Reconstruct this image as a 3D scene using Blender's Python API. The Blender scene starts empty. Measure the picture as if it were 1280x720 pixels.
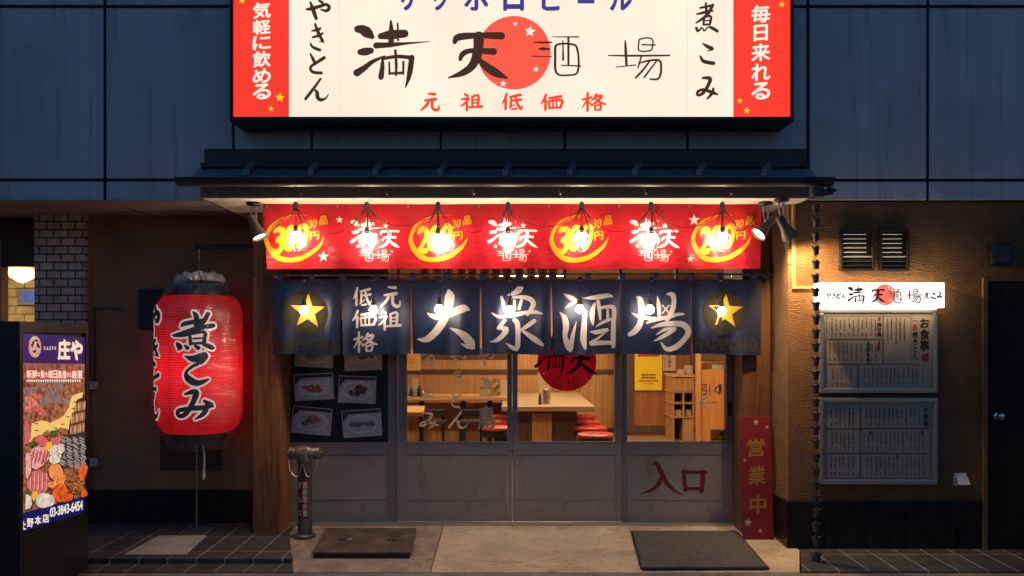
import bpy, bmesh, math, random
from mathutils import Vector, Matrix
random.seed(7)
sc = bpy.context.scene
COL = sc.collection
# ---------------------------------------------------------------- camera, sky, sun, exposure
D0, FPX, CZ, HZ = 7.5, 1080.0, 1.6, 425.0      # camera distance to the door plane, focal length (px of the 1280 photo), eye height, horizon row
cd = bpy.data.cameras.new('camera'); cam = bpy.data.objects.new('camera', cd); COL.objects.link(cam)
cam.location = (0, -D0, CZ); cam.rotation_euler = (math.pi/2, 0, 0)
cd.sensor_width = 36; cd.lens = 36*FPX/1280; cd.shift_y = (HZ-360)/1280; cd.clip_start = .05; cd.clip_end = 2000
sc.camera = cam
w = bpy.data.worlds.new('World'); sc.world = w; w.use_nodes = True
nt = w.node_tree; bg = nt.nodes['Background']
sky = nt.nodes.new('ShaderNodeTexSky'); sky.sky_type = 'NISHITA'; sky.sun_disc = False
sky.sun_elevation = math.radians(1.0); sky.sun_rotation = math.radians(0); sky.ozone_density = 4.0; sky.air_density = 1.0; sky.dust_density = .3
nt.links.new(sky.outputs[0], bg.inputs[0]); bg.inputs[1].default_value = SKY = .33
sd = bpy.data.lights.new('sun', 'SUN'); sd.energy = .01; sd.angle = math.radians(10); sd.color = (1, .8, .6)
so = bpy.data.objects.new('sun', sd); COL.objects.link(so); so.rotation_euler = (math.radians(-89), 0, 0); so.location = (0, 20, 8)
sc.view_settings.view_transform = 'Standard'; sc.view_settings.look = 'None'; sc.view_settings.exposure = 0; sc.view_settings.gamma = 1
sc.view_settings.use_curve_mapping = False
sc.cycles.use_denoising = True
sc.cycles.max_bounces = 8; sc.cycles.transparent_max_bounces = 16
sc.cycles.caustics_reflective = False; sc.cycles.caustics_refractive = False
sc.cycles.sample_clamp_indirect = 4

def P(px, py, Y):
    d = D0+Y
    return Vector(((px-640)/FPX*d, Y, CZ+(HZ-py)/FPX*d))
def PX(px, Y): return (px-640)/FPX*(D0+Y)
def PZ(py, Y): return CZ+(HZ-py)/FPX*(D0+Y)
def lin(r, g, b):
    f = lambda c: c/12.92 if c <= .04045 else ((c+.055)/1.055)**2.4
    return (f(r/255), f(g/255), f(b/255))

# ---------------------------------------------------------------- mesh builder
class MB:
    def __init__(s): s.v = []; s.f = []; s.mi = []; s.m = 0
    def add(s, vs, fs):
        n = len(s.v); s.v += [tuple(q) for q in vs]
        for f in fs: s.f.append([i+n for i in f]); s.mi.append(s.m)
        return s
    def box(s, x0, x1, y0, y1, z0, z1, M=None):
        vs = [Vector((x, y, z)) for x in (x0, x1) for y in (y0, y1) for z in (z0, z1)]
        if M is not None: vs = [M @ q for q in vs]
        return s.add(vs, [(0,1,3,2),(4,6,7,5),(0,4,5,1),(2,3,7,6),(0,2,6,4),(1,5,7,3)])
    def pbox(s, px0, py0, px1, py1, Y0, Y1):       # front face given in photo pixels at depth Y0
        return s.box(PX(px0, Y0), PX(px1, Y0), Y0, Y1, PZ(py1, Y0), PZ(py0, Y0))
    def tube(s, pts, r, n=8, closed=False):
        pts = [Vector(p) for p in pts]; k = len(pts); rs = r if isinstance(r, (list, tuple)) else [r]*k
        vs = []; fs = []; up = None
        for i, p in enumerate(pts):
            a = pts[(i-1) % k] if (closed or i > 0) else p
            b = pts[(i+1) % k] if (closed or i < k-1) else p
            t = (b-a); t = t.normalized() if t.length > 1e-9 else Vector((0,0,1))
            if up is None: up = Vector((0,0,1)) if abs(t.z) < .9 else Vector((1,0,0))
            u = t.cross(up); 
            if u.length < 1e-6: u = t.orthogonal()
            u.normalize(); up = u.cross(t).normalized()
            for j in range(n):
                an = 2*math.pi*j/n; vs.append(p+(u*math.cos(an)+up*math.sin(an))*rs[i])
        for i in range(k if closed else k-1):
            i2 = (i+1) % k
            for j in range(n):
                fs.append((i*n+j, i*n+(j+1)%n, i2*n+(j+1)%n, i2*n+j))
        if not closed:
            fs.append(tuple(range(n))[::-1]); fs.append(tuple((k-1)*n+j for j in range(n)))
        return s.add(vs, fs)
    def lathe(s, prof, c=(0,0,0), n=24, M=None, caps=True):
        c = Vector(c); vs = []; fs = []; k = len(prof)
        for r, z in prof:
            for j in range(n):
                a = 2*math.pi*j/n; q = Vector((r*math.cos(a), r*math.sin(a), z)); vs.append(c+(M @ q if M is not None else q))
        for i in range(k-1):
            for j in range(n): fs.append((i*n+j, i*n+(j+1)%n, (i+1)*n+(j+1)%n, (i+1)*n+j))
        if caps: fs.append(tuple(range(n))[::-1]); fs.append(tuple((k-1)*n+j for j in range(n)))
        return s.add(vs, fs)
    def quad(s, a, b, c, d): return s.add([a, b, c, d], [(0,1,2,3)])
    def prism(s, pts, dv):                          # 3D outline extruded by dv
        n = len(pts); dv = Vector(dv); pts = [Vector(p) for p in pts]
        vs = pts+[p+dv for p in pts]
        return s.add(vs, [tuple(range(n)), tuple(range(n, 2*n))[::-1]]+[(i, i+n, (i+1)%n+n, (i+1)%n) for i in range(n)])
    def grid(s, fn, nu, nv):
        vs = [fn(i/nu, j/nv) for j in range(nv+1) for i in range(nu+1)]
        return s.add(vs, [(j*(nu+1)+i, j*(nu+1)+i+1, (j+1)*(nu+1)+i+1, (j+1)*(nu+1)+i) for j in range(nv) for i in range(nu)])
    def build(s, name, mat, parent=None, smooth=False, bevel=0, recalc=True, solid=0):
        me = bpy.data.meshes.new(name); me.from_pydata(s.v, [], s.f)
        for m_ in (mat if isinstance(mat, (list, tuple)) else [mat]): me.materials.append(m_)
        me.polygons.foreach_set('material_index', s.mi)
        if recalc:
            b = bmesh.new(); b.from_mesh(me); bmesh.ops.recalc_face_normals(b, faces=b.faces); b.to_mesh(me); b.free()
        if smooth:
            me.polygons.foreach_set('use_smooth', [True]*len(me.polygons)); me.set_sharp_from_angle(angle=math.radians(40))
        me.update()
        o = bpy.data.objects.new(name, me); COL.objects.link(o)
        if parent is not None:
            o.parent = parent
            if parent.type == 'EMPTY': o.matrix_parent_inverse = Matrix.Translation(-Vector(parent.location))
        if solid:
            md = o.modifiers.new('solid', 'SOLIDIFY'); md.thickness = solid; md.offset = 1
        if bevel:
            md = o.modifiers.new('bevel', 'BEVEL'); md.width = bevel; md.segments = 2; md.limit_method = 'ANGLE'; md.angle_limit = math.radians(50)
        return o
def tag(o, label=None, cat=None, group=None, kind=None):
    if label: o['label'] = label
    if cat: o['category'] = cat
    if group: o['group'] = group
    if kind: o['kind'] = kind
    return o
def thing(name, label, cat, loc=(0,0,0), group=None):
    o = bpy.data.objects.new(name, None); COL.objects.link(o); o.location = loc; o.empty_display_size = .1
    return tag(o, label, cat, group)
def copy_tree(o, parent=None, inv=None):
    c = o.copy(); COL.objects.link(c)
    if parent is not None:
        c.parent = parent; c.matrix_parent_inverse = o.matrix_parent_inverse.copy()
    for ch in list(o.children): copy_tree(ch, c)
    return c

# ---------------------------------------------------------------- materials
def M(name, col, rough=.6, metal=0, var=.0, vs=4, st=(1,1,1), bump=0, bs=60, bst=None, spec=.5, col2=None, fine=0, bd=.01, spots=None, coat=0, sheen=0, emit=None, es=0, cut=(.35,.65)):
    m = bpy.data.materials.new(name); m.use_nodes = True; t = m.node_tree; b = t.nodes['Principled BSDF']
    b.inputs['Roughness'].default_value = rough; b.inputs['Metallic'].default_value = metal; b.inputs['Specular IOR Level'].default_value = spec
    b.inputs['Coat Weight'].default_value = coat; b.inputs['Sheen Weight'].default_value = sheen
    if emit: b.inputs['Emission Color'].default_value = (*emit, 1); b.inputs['Emission Strength'].default_value = es
    b.inputs['Base Color'].default_value = (*col, 1)
    tc = t.nodes.new('ShaderNodeTexCoord')
    def nz(scale, stretch, det=6, r=.6):
        mp = t.nodes.new('ShaderNodeMapping'); mp.inputs['Scale'].default_value = stretch; t.links.new(tc.outputs['Object'], mp.inputs[0])
        n = t.nodes.new('ShaderNodeTexNoise'); n.inputs['Scale'].default_value = scale; n.inputs['Detail'].default_value = det; n.inputs['Roughness'].default_value = r
        t.links.new(mp.outputs[0], n.inputs[0]); return n
    if var or col2:
        n = nz(vs, st); rp = t.nodes.new('ShaderNodeValToRGB')
        c2 = col2 if col2 else tuple(min(1, c*(1+var)) for c in col); c1 = col if col2 else tuple(c*(1-var) for c in col)
        rp.color_ramp.elements[0].position = cut[0]; rp.color_ramp.elements[1].position = cut[1]
        rp.color_ramp.elements[0].color = (*c1, 1); rp.color_ramp.elements[1].color = (*c2, 1)
        t.links.new(n.outputs[0], rp.inputs[0]); out = rp.outputs[0]
        if fine:
            n2 = nz(vs*23, (1,1,1), 3); mx = t.nodes.new('ShaderNodeMix'); mx.data_type = 'RGBA'; mx.blend_type = 'OVERLAY'; mx.inputs[0].default_value = fine
            t.links.new(out, mx.inputs[6]); t.links.new(n2.outputs[0], mx.inputs[7]); out = mx.outputs[2]
        if spots:                                  # stains, gum and scuffs: small dark marks with shapes of their own
            for sc_, lo_, dk_, st_ in spots:
                n4 = nz(sc_, st_, 3, .55); r4 = t.nodes.new('ShaderNodeValToRGB'); r4.color_ramp.elements[0].position = lo_; r4.color_ramp.elements[1].position = lo_+.05
                r4.color_ramp.elements[0].color = (1,1,1,1); r4.color_ramp.elements[1].color = (dk_,dk_,dk_*.95,1); t.links.new(n4.outputs[0], r4.inputs[0])
                mx = t.nodes.new('ShaderNodeMix'); mx.data_type = 'RGBA'; mx.blend_type = 'MULTIPLY'; mx.inputs[0].default_value = 1
                t.links.new(out, mx.inputs[6]); t.links.new(r4.outputs[0], mx.inputs[7]); out = mx.outputs[2]
        t.links.new(out, b.inputs['Base Color'])
        rr = t.nodes.new('ShaderNodeMapRange'); rr.inputs[3].default_value = max(0, rough-.1); rr.inputs[4].default_value = min(1, rough+.12)
        t.links.new(n.outputs[0], rr.inputs[0]); t.links.new(rr.outputs[0], b.inputs['Roughness'])
    if bump:
        n3 = nz(bs, bst or st); bp = t.nodes.new('ShaderNodeBump'); bp.inputs['Strength'].default_value = bump; bp.inputs['Distance'].default_value = bd
        t.links.new(n3.outputs[0], bp.inputs['Height']); t.links.new(bp.outputs[0], b.inputs['Normal'])
    return m
def ME(name, col, s=1.0):
    m = bpy.data.materials.new(name); m.use_nodes = True; t = m.node_tree; b = t.nodes['Principled BSDF']
    b.inputs['Base Color'].default_value = (*[c*.5 for c in col], 1); b.inputs['Roughness'].default_value = .35
    b.inputs['Emission Color'].default_value = (*col, 1); b.inputs['Emission Strength'].default_value = s
    return m
def MGlass(name, tint=(1,1,1), ior=1.45, rough=.02, bump=0, bs=30, base=0, edge=.9, haze=0):
    m = bpy.data.materials.new(name); m.use_nodes = True; t = m.node_tree; t.nodes.remove(t.nodes['Principled BSDF'])
    tr = t.nodes.new('ShaderNodeBsdfTransparent'); tr.inputs[0].default_value = (*tint, 1)
    gl = t.nodes.new('ShaderNodeBsdfGlossy'); gl.inputs['Roughness'].default_value = rough
    fr = t.nodes.new('ShaderNodeLayerWeight'); fr.inputs[0].default_value = .5
    pw = t.nodes.new('ShaderNodeMath'); pw.operation = 'POWER'; pw.inputs[1].default_value = 5; t.links.new(fr.outputs['Facing'], pw.inputs[0])
    f0 = ((ior-1)/(ior+1))**2+base
    ml = t.nodes.new('ShaderNodeMath'); ml.operation = 'MULTIPLY_ADD'; ml.inputs[1].default_value = edge; ml.inputs[2].default_value = f0; t.links.new(pw.outputs[0], ml.inputs[0])
    mx = t.nodes.new('ShaderNodeMixShader'); t.links.new(tr.outputs[0], mx.inputs[1]); t.links.new(gl.outputs[0], mx.inputs[2])
    t.links.new(ml.outputs[0], mx.inputs[0]); t.links.new(mx.outputs[0], t.nodes['Material Output'].inputs[0])
    if haze:
        df = t.nodes.new('ShaderNodeBsdfDiffuse'); df.inputs[0].default_value = (.8,.78,.78,1); m2 = t.nodes.new('ShaderNodeMixShader'); m2.inputs[0].default_value = haze
        t.links.new(mx.outputs[0], m2.inputs[1]); t.links.new(df.outputs[0], m2.inputs[2]); t.links.new(m2.outputs[0], t.nodes['Material Output'].inputs[0])
    if bump:
        tc = t.nodes.new('ShaderNodeTexCoord'); n = t.nodes.new('ShaderNodeTexNoise'); n.inputs['Scale'].default_value = bs; n.inputs['Detail'].default_value = 5
        t.links.new(tc.outputs['Object'], n.inputs[0]); bp = t.nodes.new('ShaderNodeBump'); bp.inputs['Strength'].default_value = bump; bp.inputs['Distance'].default_value = .02
        t.links.new(n.outputs[0], bp.inputs['Height']); t.links.new(bp.outputs[0], gl.inputs['Normal']); t.links.new(bp.outputs[0], fr.inputs['Normal'])
    return m
def MTrans(name, col, fac=.6, stripe=0):
    m = bpy.data.materials.new(name); m.use_nodes = True; t = m.node_tree; b = t.nodes['Principled BSDF']; b.inputs['Base Color'].default_value = (*col, 1); b.inputs['Roughness'].default_value = .5
    tl = t.nodes.new('ShaderNodeBsdfTranslucent'); tl.inputs[0].default_value = (*col, 1); mx = t.nodes.new('ShaderNodeMixShader'); mx.inputs[0].default_value = fac
    t.links.new(b.outputs[0], mx.inputs[1]); t.links.new(tl.outputs[0], mx.inputs[2]); t.links.new(mx.outputs[0], t.nodes['Material Output'].inputs[0])
    if stripe:                                    # paper over bamboo hoops: hoop and groove shade put into the colour as darker lines, the paper is slightly blotchy
        tc = t.nodes.new('ShaderNodeTexCoord'); sp = t.nodes.new('ShaderNodeSeparateXYZ'); t.links.new(tc.outputs['Object'], sp.inputs[0])
        def mth(op, a_, b_):
            n = t.nodes.new('ShaderNodeMath'); n.operation = op
            for i, q in enumerate((a_, b_)):
                if q is None: continue
                if isinstance(q, (int, float)): n.inputs[i].default_value = q
                else: t.links.new(q, n.inputs[i])
            return n.outputs[0]
        s = mth('ABSOLUTE', mth('SINE', mth('MULTIPLY', mth('SUBTRACT', sp.outputs[2], stripe[0]), math.pi/stripe[1]), None), None); s = mth('POWER', s, .5)
        nz = t.nodes.new('ShaderNodeTexNoise'); nz.inputs['Scale'].default_value = 5; nz.inputs['Detail'].default_value = 5; mp = t.nodes.new('ShaderNodeMapping'); mp.inputs['Scale'].default_value = (2.5,2.5,.8); t.links.new(tc.outputs['Object'], mp.inputs[0]); t.links.new(mp.outputs[0], nz.inputs[0])
        k = mth('MULTIPLY', mth('ADD', mth('MULTIPLY', s, .75), .25), mth('ADD', mth('MULTIPLY', nz.outputs[0], .9), .5))
        cm = t.nodes.new('ShaderNodeMix'); cm.data_type = 'RGBA'; cm.inputs[6].default_value = (col[0]*.12, 0, 0, 1); cm.inputs[7].default_value = (*col, 1); t.links.new(k, cm.inputs[0])
        t.links.new(cm.outputs[2], b.inputs['Base Color']); t.links.new(cm.outputs[2], tl.inputs[0])
    return m
def MBrick(name, c1, c2, mortar, bw, bh, ms, axes='xz', offset=.5, rough=.5, bump=.4, squash=1):
    m = bpy.data.materials.new(name); m.use_nodes = True; t = m.node_tree; b = t.nodes['Principled BSDF']; b.inputs['Roughness'].default_value = rough
    tc = t.nodes.new('ShaderNodeTexCoord'); sp = t.nodes.new('ShaderNodeSeparateXYZ'); cb = t.nodes.new('ShaderNodeCombineXYZ')
    t.links.new(tc.outputs['Object'], sp.inputs[0])
    t.links.new(sp.outputs[axes[0].upper()], cb.inputs[0]); t.links.new(sp.outputs[axes[1].upper()], cb.inputs[1])
    k = t.nodes.new('ShaderNodeTexBrick'); k.offset = offset; k.inputs['Scale'].default_value = 1
    k.inputs['Brick Width'].default_value = bw; k.inputs['Row Height'].default_value = bh; k.inputs['Mortar Size'].default_value = ms; k.inputs['Mortar Smooth'].default_value = .2
    k.inputs['Color1'].default_value = (*c1, 1); k.inputs['Color2'].default_value = (*c2, 1); k.inputs['Mortar'].default_value = (*mortar, 1)
    t.links.new(cb.outputs[0], k.inputs[0])
    n = t.nodes.new('ShaderNodeTexNoise'); n.inputs['Scale'].default_value = 9; n.inputs['Detail'].default_value = 8; t.links.new(tc.outputs['Object'], n.inputs[0])
    mx = t.nodes.new('ShaderNodeMix'); mx.data_type = 'RGBA'; mx.blend_type = 'OVERLAY'; mx.inputs[0].default_value = .7
    t.links.new(k.outputs[0], mx.inputs[6]); t.links.new(n.outputs[0], mx.inputs[7]); t.links.new(mx.outputs[2], b.inputs['Base Color'])
    bp = t.nodes.new('ShaderNodeBump'); bp.inputs['Strength'].default_value = bump; bp.inputs['Distance'].default_value = .006; bp.invert = True
    t.links.new(k.outputs['Fac'], bp.inputs['Height']); t.links.new(bp.outputs[0], b.inputs['Normal'])
    return m

# ---------------------------------------------------------------- lettering: brush strokes and type
def cat(pts, n=5):
    out = []; k = len(pts)
    for i in range(k-1):
        p0, p1, p2, p3 = pts[max(0,i-1)], pts[i], pts[i+1], pts[min(k-1,i+2)]
        for j in range(n):
            t = j/n
            out.append(tuple(.5*((2*b)+(-a+c)*t+(2*a-5*b+4*c-d)*t*t+(-a+3*b-3*c+d)*t**3) for a, b, c, d in zip(p0, p1, p2, p3)))
    out.append(tuple(pts[-1])); return out
def strokes(txt): return [[tuple(float(q) for q in p.split(',')) for p in s.split()] for s in txt.split(';')]
def ribbon(mb, pts, fn, lift, n=5):
    ps = cat(pts, n) if len(pts) > 2 else cat([pts[0], tuple((a+b)/2 for a, b in zip(*pts)), pts[1]], n)
    # rounded brush ends
    (x0,y0,w0),(x1,y1,_) = ps[0], ps[1]; L = math.hypot(x1-x0, y1-y0) or 1
    ps = [(x0-(x1-x0)/L*w0*.42, y0-(y1-y0)/L*w0*.42, w0*.35), (x0-(x1-x0)/L*w0*.25, y0-(y1-y0)/L*w0*.25, w0*.8)]+ps
    (x0,y0,w0),(x1,y1,_) = ps[-1], ps[-2]; L = math.hypot(x1-x0, y1-y0) or 1
    ps += [(x0-(x1-x0)/L*w0*.25, y0-(y1-y0)/L*w0*.25, w0*.8), (x0-(x1-x0)/L*w0*.42, y0-(y1-y0)/L*w0*.42, w0*.35)]
    vs = []; k = len(ps)
    for i, (x, y, wd) in enumerate(ps):
        a, b = ps[max(0,i-1)], ps[min(k-1,i+1)]; tx, ty = b[0]-a[0], b[1]-a[1]; L = math.hypot(tx, ty) or 1; nx, ny = -ty/L, tx/L
        h = max(wd, .01)*.5*random.uniform(.96, 1.04)
        for s in (-1, -.5, 0, .5, 1): vs.append(fn(x+nx*h*s, y+ny*h*s, lift))
    mb.add(vs, [(i*5+j, i*5+j+1, i*5+j+6, i*5+j+5) for i in range(k-1) for j in range(4)])
BR = {
 'mitsu': "592,130,30 615,132,40 640,148,44 660,165,20;605,232,26 628,230,34 655,225,26;590,325,32 625,302,24 660,275,18 715,250,8;695,162,26 745,155,40 805,150,34;742,95,10 744,150,24 742,200,24;772,105,8 774,180,10;675,203,26 740,200,22 820,193,10 915,186,3;705,262,10 704,300,20 698,345,24;705,262,14 770,252,16 838,258,18;835,255,24 828,310,24 820,350,18 806,392,4;762,225,12 766,290,12 765,335,10;735,278,8 736,330,10;735,328,10 795,325,12;798,275,10 797,330,10",
 'ten': "1025,188,20 1045,165,30 1140,158,26 1235,160,32;1050,265,16 1062,240,24 1100,226,22 1200,230,30;1132,160,44 1128,230,42 1105,290,36 1060,325,28 998,346,6;1132,265,20 1170,300,36 1215,328,34 1260,348,6",
 'sake': "150,192,5 220,193,14 288,193,10;195,240,8 230,240,20 275,242,10;148,293,7 288,296,7;290,153,5 485,153,10;410,155,14 410,360,14;370,180,7 372,320,14;400,202,13 345,205,13 316,225,15 314,300,16 316,395,15 345,430,12 400,432,12 460,425,12 480,395,14 485,330,13 478,260,14 460,215,14 400,202,13;360,360,8 500,365,10",
 'ba': "823,180,8 826,240,16 832,355,14;700,288,7 880,290,12 1145,288,10;755,373,6 900,357,8;925,172,9 920,210,9 922,250,9 960,258,9 1010,250,9 1022,215,9 1020,172,9 975,160,9 925,172,9;945,210,9 1042,212,9;940,295,10 915,380,9;920,345,9 1000,325,12 1072,326,13 1084,380,13 1075,440,13 1050,462,12 1005,460,11;1000,330,11 955,390,12 900,450,13;1050,330,9 960,448,11",
 'n_dai': "192,346,6 240,372,40 300,380,52 380,352,66 450,322,72 510,305,66 552,318,16;378,160,36 385,200,90 380,260,88 360,340,78 320,430,72 250,520,66 180,572,54 108,570,8;385,468,6 450,495,44 520,540,72 570,600,76 597,640,20;480,597,4 540,622,36 592,636,26",
 'n_shu': "870,198,6 930,178,44 975,145,58 1000,132,16;820,212,20 835,260,34 850,320,38 890,360,36;915,215,20 1000,210,34 1066,230,44 1090,270,44 1060,330,36 1040,360,26;990,235,26 968,310,30;930,240,22 932,320,26;742,350,20 800,380,26 900,370,40 1010,345,36 1100,335,36 1165,350,14;930,405,40 955,440,46 960,540,46 955,630,46 935,665,14;855,600,4 910,640,36 952,660,24;850,410,30 815,455,36 790,478,24;792,480,20 860,485,48 830,540,46 780,580,36 728,592,10;1100,408,36 1045,450,38 985,490,20;985,488,16 1050,530,42 1110,570,50 1165,608,30",
 'n_sake': "128,182,4 190,215,44 235,245,26 190,270,34 140,305,4;95,335,4 135,380,48 150,450,56 140,540,44 165,610,64 185,655,36;188,640,46 205,540,38 240,410,3;290,222,4 400,215,42 500,200,40 545,208,12;310,330,40 302,450,50 296,560,56 310,640,26;390,268,26 372,340,48 372,400,40 378,445,14;420,250,36 432,320,32 440,400,22;440,302,24 540,295,38 560,340,42 555,450,44 555,560,46 558,635,36;502,310,20 505,390,28;400,465,4 450,432,28 530,400,26;350,500,3 400,508,38 500,490,36;500,498,6 420,560,22 355,595,28;358,607,28 450,598,40 550,600,36",
 'n_ba': "745,212,12 775,235,54 785,330,54 775,430,54 730,500,54 682,530,40;700,345,4 760,375,34 850,390,34 910,385,20;920,200,3 932,270,38 938,360,36;1000,185,10 1045,190,46 1060,245,44 1042,330,44 1000,400,36;965,278,11 1020,345,12;1020,278,11 965,345,12;830,430,16 900,400,38 1000,380,30 1090,355,30 1148,352,10;870,470,10 960,440,38 1060,432,48 1140,442,54 1184,500,54 1150,560,50 1080,622,50 1000,645,38 955,590,10;915,525,10 990,480,28 1070,472,26;885,583,3 960,545,34 1062,480,34",
 'l_ni': "238,162,8 262,146,24 345,130,20 362,130,8;300,85,10 316,112,26 314,185,22;190,208,6 240,200,24 320,172,26 400,156,24;374,92,22 340,150,22 270,202,22 200,214,6;283,205,16 288,255,18;283,202,14 355,192,20 352,250,20;300,226,10 345,222,10;290,252,14 350,248,14;218,252,18 232,270,32 226,284,12;260,262,12 273,275,22;308,262,12 325,275,24;348,255,14 375,265,28 396,276,20",
 'l_ko': "258,317,6 305,332,38 358,312,32 345,345,22 300,370,16 266,402,16 276,436,34 320,460,32 374,442,12",
 'l_mi': "258,518,10 312,506,32 300,560,26 262,622,26 228,632,22 224,606,22 270,596,26 340,590,26 398,584,14;355,556,18 388,576,26;372,570,26 352,620,26 310,650,8",
 'ya': "125,65,10 160,62,24 220,45,22 265,32,20 286,52,22 268,76,20 228,66,10;215,5,14 238,18,20;155,15,12 175,70,26 196,130,22",
 'ki': "165,215,10 210,206,20 226,194,12;170,260,12 215,246,20 242,230,12;188,165,12 205,215,22 242,288,18;250,296,6 215,286,6;156,300,10 172,327,18 222,348,20",
 'to': "155,372,10 175,412,20 190,445,18;252,400,22 205,430,20 166,456,18 156,480,18 180,502,20 232,506,20",
 'nn': "226,546,14 185,604,18 122,686,20;186,622,12 202,642,24 206,676,24 230,692,22 262,680,12 282,650,4",
 'ni': "128,52,12 205,36,16;165,20,12 170,75,18;108,92,10 160,80,18 212,70,10;212,32,16 170,100,20 103,148,10;155,115,13 150,160,13;155,113,13 198,106,14 190,160,14;156,135,8 190,132,8;150,160,12 190,158,12;104,180,16 114,202,14 140,180,10 156,200,10 180,176,9 206,182,20 240,202,18",
 'ko': "145,280,8 180,302,22 210,315,16 175,330,4;130,362,12 152,395,22 216,408,22",
 'mi': "145,502,14 192,505,24 180,550,20 146,600,20 114,612,16 114,590,16 150,577,18 210,596,20 242,608,10;214,570,14 206,600,20 174,636,10",
 'gen': "125,85,9 165,88,17;103,127,10 170,118,17;130,125,13 115,155,15 80,187,9;150,122,13 150,168,15 168,185,16 188,180,13 191,155,4",
 'so': "350,88,12 367,99,13;330,120,9 374,115,13 345,148,11 325,162,6;362,125,13 362,186,13;395,105,11 396,162,11;395,104,11 433,98,13 430,162,12;398,125,9 428,122,9;398,143,9 428,140,9;374,169,10 455,164,15",
 'tei': "608,85,12 596,120,13 580,146,6;602,120,13 600,180,13;635,110,11 632,165,13;625,174,8 657,150,6;628,106,12 692,92,15;632,129,11 697,122,13;660,100,11 672,145,13 695,178,15 703,155,4;638,181,9 668,177,11",
 'ka': "850,90,12 836,125,13 820,147,6;848,125,13 845,184,13;868,113,11 942,102,15;865,131,11 872,174,11;865,132,11 946,125,13 938,170,13;890,112,9 892,167,9;914,110,9 913,167,9;868,174,11 936,170,11",
 'kaku': "1075,121,11 1128,108,13;1105,80,12 1105,190,13;1103,125,11 1073,168,6;1110,130,8 1126,150,10;1160,88,12 1146,112,11 1128,128,6;1150,106,11 1192,98,13 1165,132,13 1128,158,8;1150,115,9 1182,139,13 1214,150,9;1150,160,11 1152,187,11;1150,160,9 1186,155,11 1181,187,11;1150,186,9 1186,184,9",
 'iri': "210,210,6 275,190,50 320,270,56 385,390,48 470,475,34 572,523,6;330,340,40 292,410,50 220,470,38 92,513,5",
 'kuchi': "578,250,44 585,370,44 600,495,46;560,268,42 700,268,38 845,268,50;812,262,56 802,380,54 792,502,56;590,470,36 800,470,36",
}
BR = {k: strokes(v) for k, v in BR.items()}
def trace(mb, key, fn, ox, oy, k, wk=1, lift=.002):
    for i, s in enumerate(BR[key]): ribbon(mb, [(ox+x/k, oy+y/k, wd/k*wk) for x, y, wd in s], fn, lift+i*.0003)
def brush(mb, key, fn, x0, y0, x1, y1, wk=1, lift=.002):
    st = BR[key]; a = min(x-wd*.4 for s in st for x, y, wd in s); b = max(x+wd*.4 for s in st for x, y, wd in s)
    c = min(y-wd*.4 for s in st for x, y, wd in s); d = max(y+wd*.4 for s in st for x, y, wd in s)
    sx, sy = (x1-x0)/(b-a), (y1-y0)/(d-c); sw = min(abs(sx), abs(sy))
    for i, s in enumerate(st): ribbon(mb, [(x0+(x-a)*sx, y0+(y-c)*sy, wd*sw*wk) for x, y, wd in s], fn, lift+i*.0003)
GC = {}
def glyph(s, off):
    if (s, off) not in GC:
        c = bpy.data.curves.new('type', 'FONT'); c.body = s; c.offset = off; c.resolution_u = 4
        o = bpy.data.objects.new('type', c); COL.objects.link(o)
        e = o.evaluated_get(bpy.context.evaluated_depsgraph_get()); me = e.to_mesh()
        GC[(s, off)] = ([(v.co.x, v.co.y) for v in me.vertices], [tuple(p.vertices) for p in me.polygons]); e.to_mesh_clear()
        bpy.data.objects.remove(o); bpy.data.curves.remove(c)
    return GC[(s, off)]
def text(mb, s, fn, x0, y0, x1, y1, off=.02, lift=.002, rise=0, slant=0):      # the string's own bounds fill the box
    vs, fs = glyph(s, 0)
    if not vs: return
    a, b = min(v[0] for v in vs), max(v[0] for v in vs); c, d = min(v[1] for v in vs), max(v[1] for v in vs)
    for i, q in enumerate(PASS(off)):
        o2 = []
        for x, y in vs:
            x += q[0]*off; y += q[1]*off
            u = (x-a)/(b-a); v = (y-c)/(d-c); h = y1-y0
            o2.append(fn(x0+u*(x1-x0)+slant*h*(v-.5), y1-v*h-rise*(u-.5)*(x1-x0), lift+i*.00012))
        mb.add(o2, fs)
def PASS(off): return [(0,0)] if off <= 0 else [(0,0),(1,.4),(-.4,1),(-1,-.4),(.4,-1)]
def cell(mb, ch, fn, x0, y0, x1, y1, off=.02, lift=.002, rise=0):              # one character in its em square
    vs, fs = glyph(ch, 0)
    for i, q in enumerate(PASS(off)): mb.add([fn(x0+(x+q[0]*off)*(x1-x0), y0+(.88-y-q[1]*off-rise*(x-.5))*(y1-y0), lift+i*.00012) for x, y in vs], fs)
def column(mb, s, fn, x0, y0, x1, y1, **k):
    h = (y1-y0)/len(s)
    for i, ch in enumerate(s): cell(mb, ch, fn, x0, y0+i*h, x1, y0+(i+1)*h, **k)
def star(mb, fn, cx, cy, r, rot=0, lift=.002, inner=.4):
    vs = [fn(cx, cy, lift)]+[fn(cx+(r if i%2 == 0 else r*inner)*math.sin(rot+i*math.pi/5), cy-(r if i%2 == 0 else r*inner)*math.cos(rot+i*math.pi/5), lift) for i in range(10)]
    mb.add(vs, [(0, i+1, (i+1)%10+1) for i in range(10)])
def blob(mb, fn, cx, cy, rx, ry, rot=0, n=16, jit=0, lift=.001):
    vs = [fn(cx, cy, lift)]
    for i in range(n):
        a = 2*math.pi*i/n; k = 1+random.uniform(-jit, jit); x, y = rx*k*math.cos(a), ry*k*math.sin(a)
        vs.append(fn(cx+x*math.cos(rot)-y*math.sin(rot), cy+x*math.sin(rot)+y*math.cos(rot), lift))
    mb.add(vs, [(0, i+1, (i+1)%n+1) for i in range(n)])
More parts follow.
